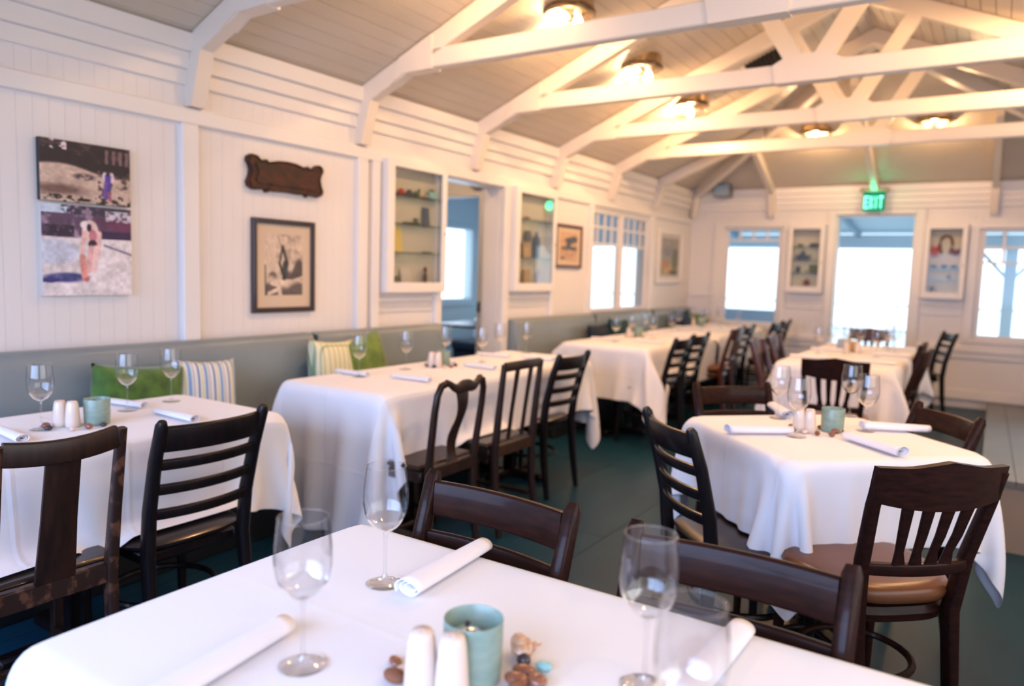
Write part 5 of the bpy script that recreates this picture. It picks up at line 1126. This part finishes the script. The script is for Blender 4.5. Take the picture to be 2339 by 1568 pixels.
for x_, y_, lb in ((-2.515, 1.32, 'aqua candle holder on the near left table'), (-2.655, 3.37, 'aqua candle holder on the middle left table'), (-.475, 2.935, 'aqua candle holder on the diamond-set table'),
                   (-2.69, 6.24, 'aqua candle holder on the nearer far left table'), (-2.80, 8.25, 'aqua candle holder on the farthest left table')): dup(c0, (x_, y_, TZ), 0, lb)
curio('candle_cube', MB().rbox(-.045, .045, -.045, .045, 0, .085, .006), 'blue_grey', 'pale blue square candle box on the long centre table', 'candle holder', (-1.03, 6.62, TZ))
curio('candle_cube', MB().rbox(-.04, .04, -.04, .04, 0, .085, .006), 'tan', 'amber square candle box on the long centre table', 'candle holder', (-.92, 6.42, TZ))
# shells and pebbles
def conch():
    pts = []; rr_ = []
    for i in range(60):
        k = i/59; a = k*2*PI*3.2; q = (1-k)**1.3; pts.append((.0115*q*math.cos(a), .040*k-.010, .014+.0115*q*math.sin(a))); rr_.append(.0012+.0125*q)
    return MB().tube(pts, rr_, 10)
def place_shell(mb_me, name, loc, rz, s, label, cat):
    o = bpy.data.objects.new(name, mb_me); COL.objects.link(o); o.location = loc; o.rotation_euler = (0, 0, rz); o.scale = s
    return tag(o, label, cat, 'shells and pebbles around the candle holders')
shell_me = conch().mesh('spiral_shell', M['shell_tan'], True, 80)
PM = {k: MB().ellipsoid((0, 0, 1), (1, 1, 1), 16, 10).mesh('pebble', M[k], True, 80) for k in ('shell_brown', 'pebble_dark', 'pebble_white', 'seaglass', 'shell_tan', 'olive', 'rope')}
place_shell(shell_me, 'spiral_shell', (-.535, .880, TZ), R(-32), (1, 1, 1), 'tan spiral sea shell standing out behind the foreground candle holder', 'shell')
FP = [(-.520, .858, 'pebble_dark', .011, .010, .010, 'dark plum pebble beside the foreground candle holder'), (-.492, .868, 'seaglass', .013, .010, .006, 'pale aqua sea glass at the right of the foreground cluster'),
      (-.507, .838, 'shell_brown', .017, .012, .008, 'glossy brown shell right of the foreground candle holder, upper'), (-.478, .825, 'shell_brown', .015, .013, .009, 'glossy brown shell at the far right of the foreground cluster'),
      (-.503, .812, 'shell_brown', .018, .012, .009, 'glossy brown shell low at the right of the foreground candle holder'), (-.490, .795, 'rope', .013, .012, .009, 'rust pebble at the bottom right of the foreground cluster'),
      (-.668, .755, 'shell_brown', .014, .009, .006, 'oval brown shell apart at the left of the foreground shakers'), (-.635, .760, 'pebble_dark', .010, .010, .008, 'dark pebble close to the left foreground shaker'),
      (-.640, .742, 'pebble_white', .013, .010, .007, 'pale peach pebble at the left of the foreground shakers'), (-.640, .722, 'rope', .018, .012, .009, 'rust brown stone at the bottom left of the foreground cluster')]
for x_, y_, k, a, b, c, lb in FP: place_shell(PM[k], 'pebble', (x_, y_, TZ), random.uniform(-.6, .6), (a, b, c), lb, 'pebble')
def cluster(cx, cy_c, n, where):
    seen_l = {}
    r_ = random.Random(int(abs(cx*100)))
    ks = ['shell_brown', 'pebble_dark', 'pebble_white', 'rope', 'shell_brown', 'olive']
    for i in range(n):
        a = 2*PI*i/n+r_.uniform(-.2, .2); rad = r_.uniform(.068, .095)
        k = ks[i % len(ks)]
        side_ = ('behind', 'left of', 'in front of', 'right of')[int(((a-PI/4) % (2*PI))/(PI/2)) % 4]; n_ = seen_l.get((k, side_), 0); seen_l[(k, side_)] = n_+1
        o = place_shell(PM[k], 'pebble', (cx+rad*math.cos(a), cy_c+rad*math.sin(a), TZ), a, (r_.uniform(.011, .017), r_.uniform(.009, .013), r_.uniform(.006, .010)), {'shell_brown': 'small brown shell', 'pebble_dark': 'dark plum pebble', 'pebble_white': 'pale peach pebble', 'rope': 'rust brown pebble', 'olive': 'dark green pebble'}[k]+' '+side_+(' the shakers on the ' if n_ == 0 else ' the candle and shakers, nearer the aisle, on the ')+where, 'pebble'); o['group'] = 'pebbles on the '+where
cluster(-2.535, 1.26, 9, 'near left table'); cluster(-2.65, 3.33, 9, 'middle left table'); cluster(-.525, 2.885, 11, 'diamond-set table'); cluster(-2.70, 6.2, 5, 'nearer far left table')
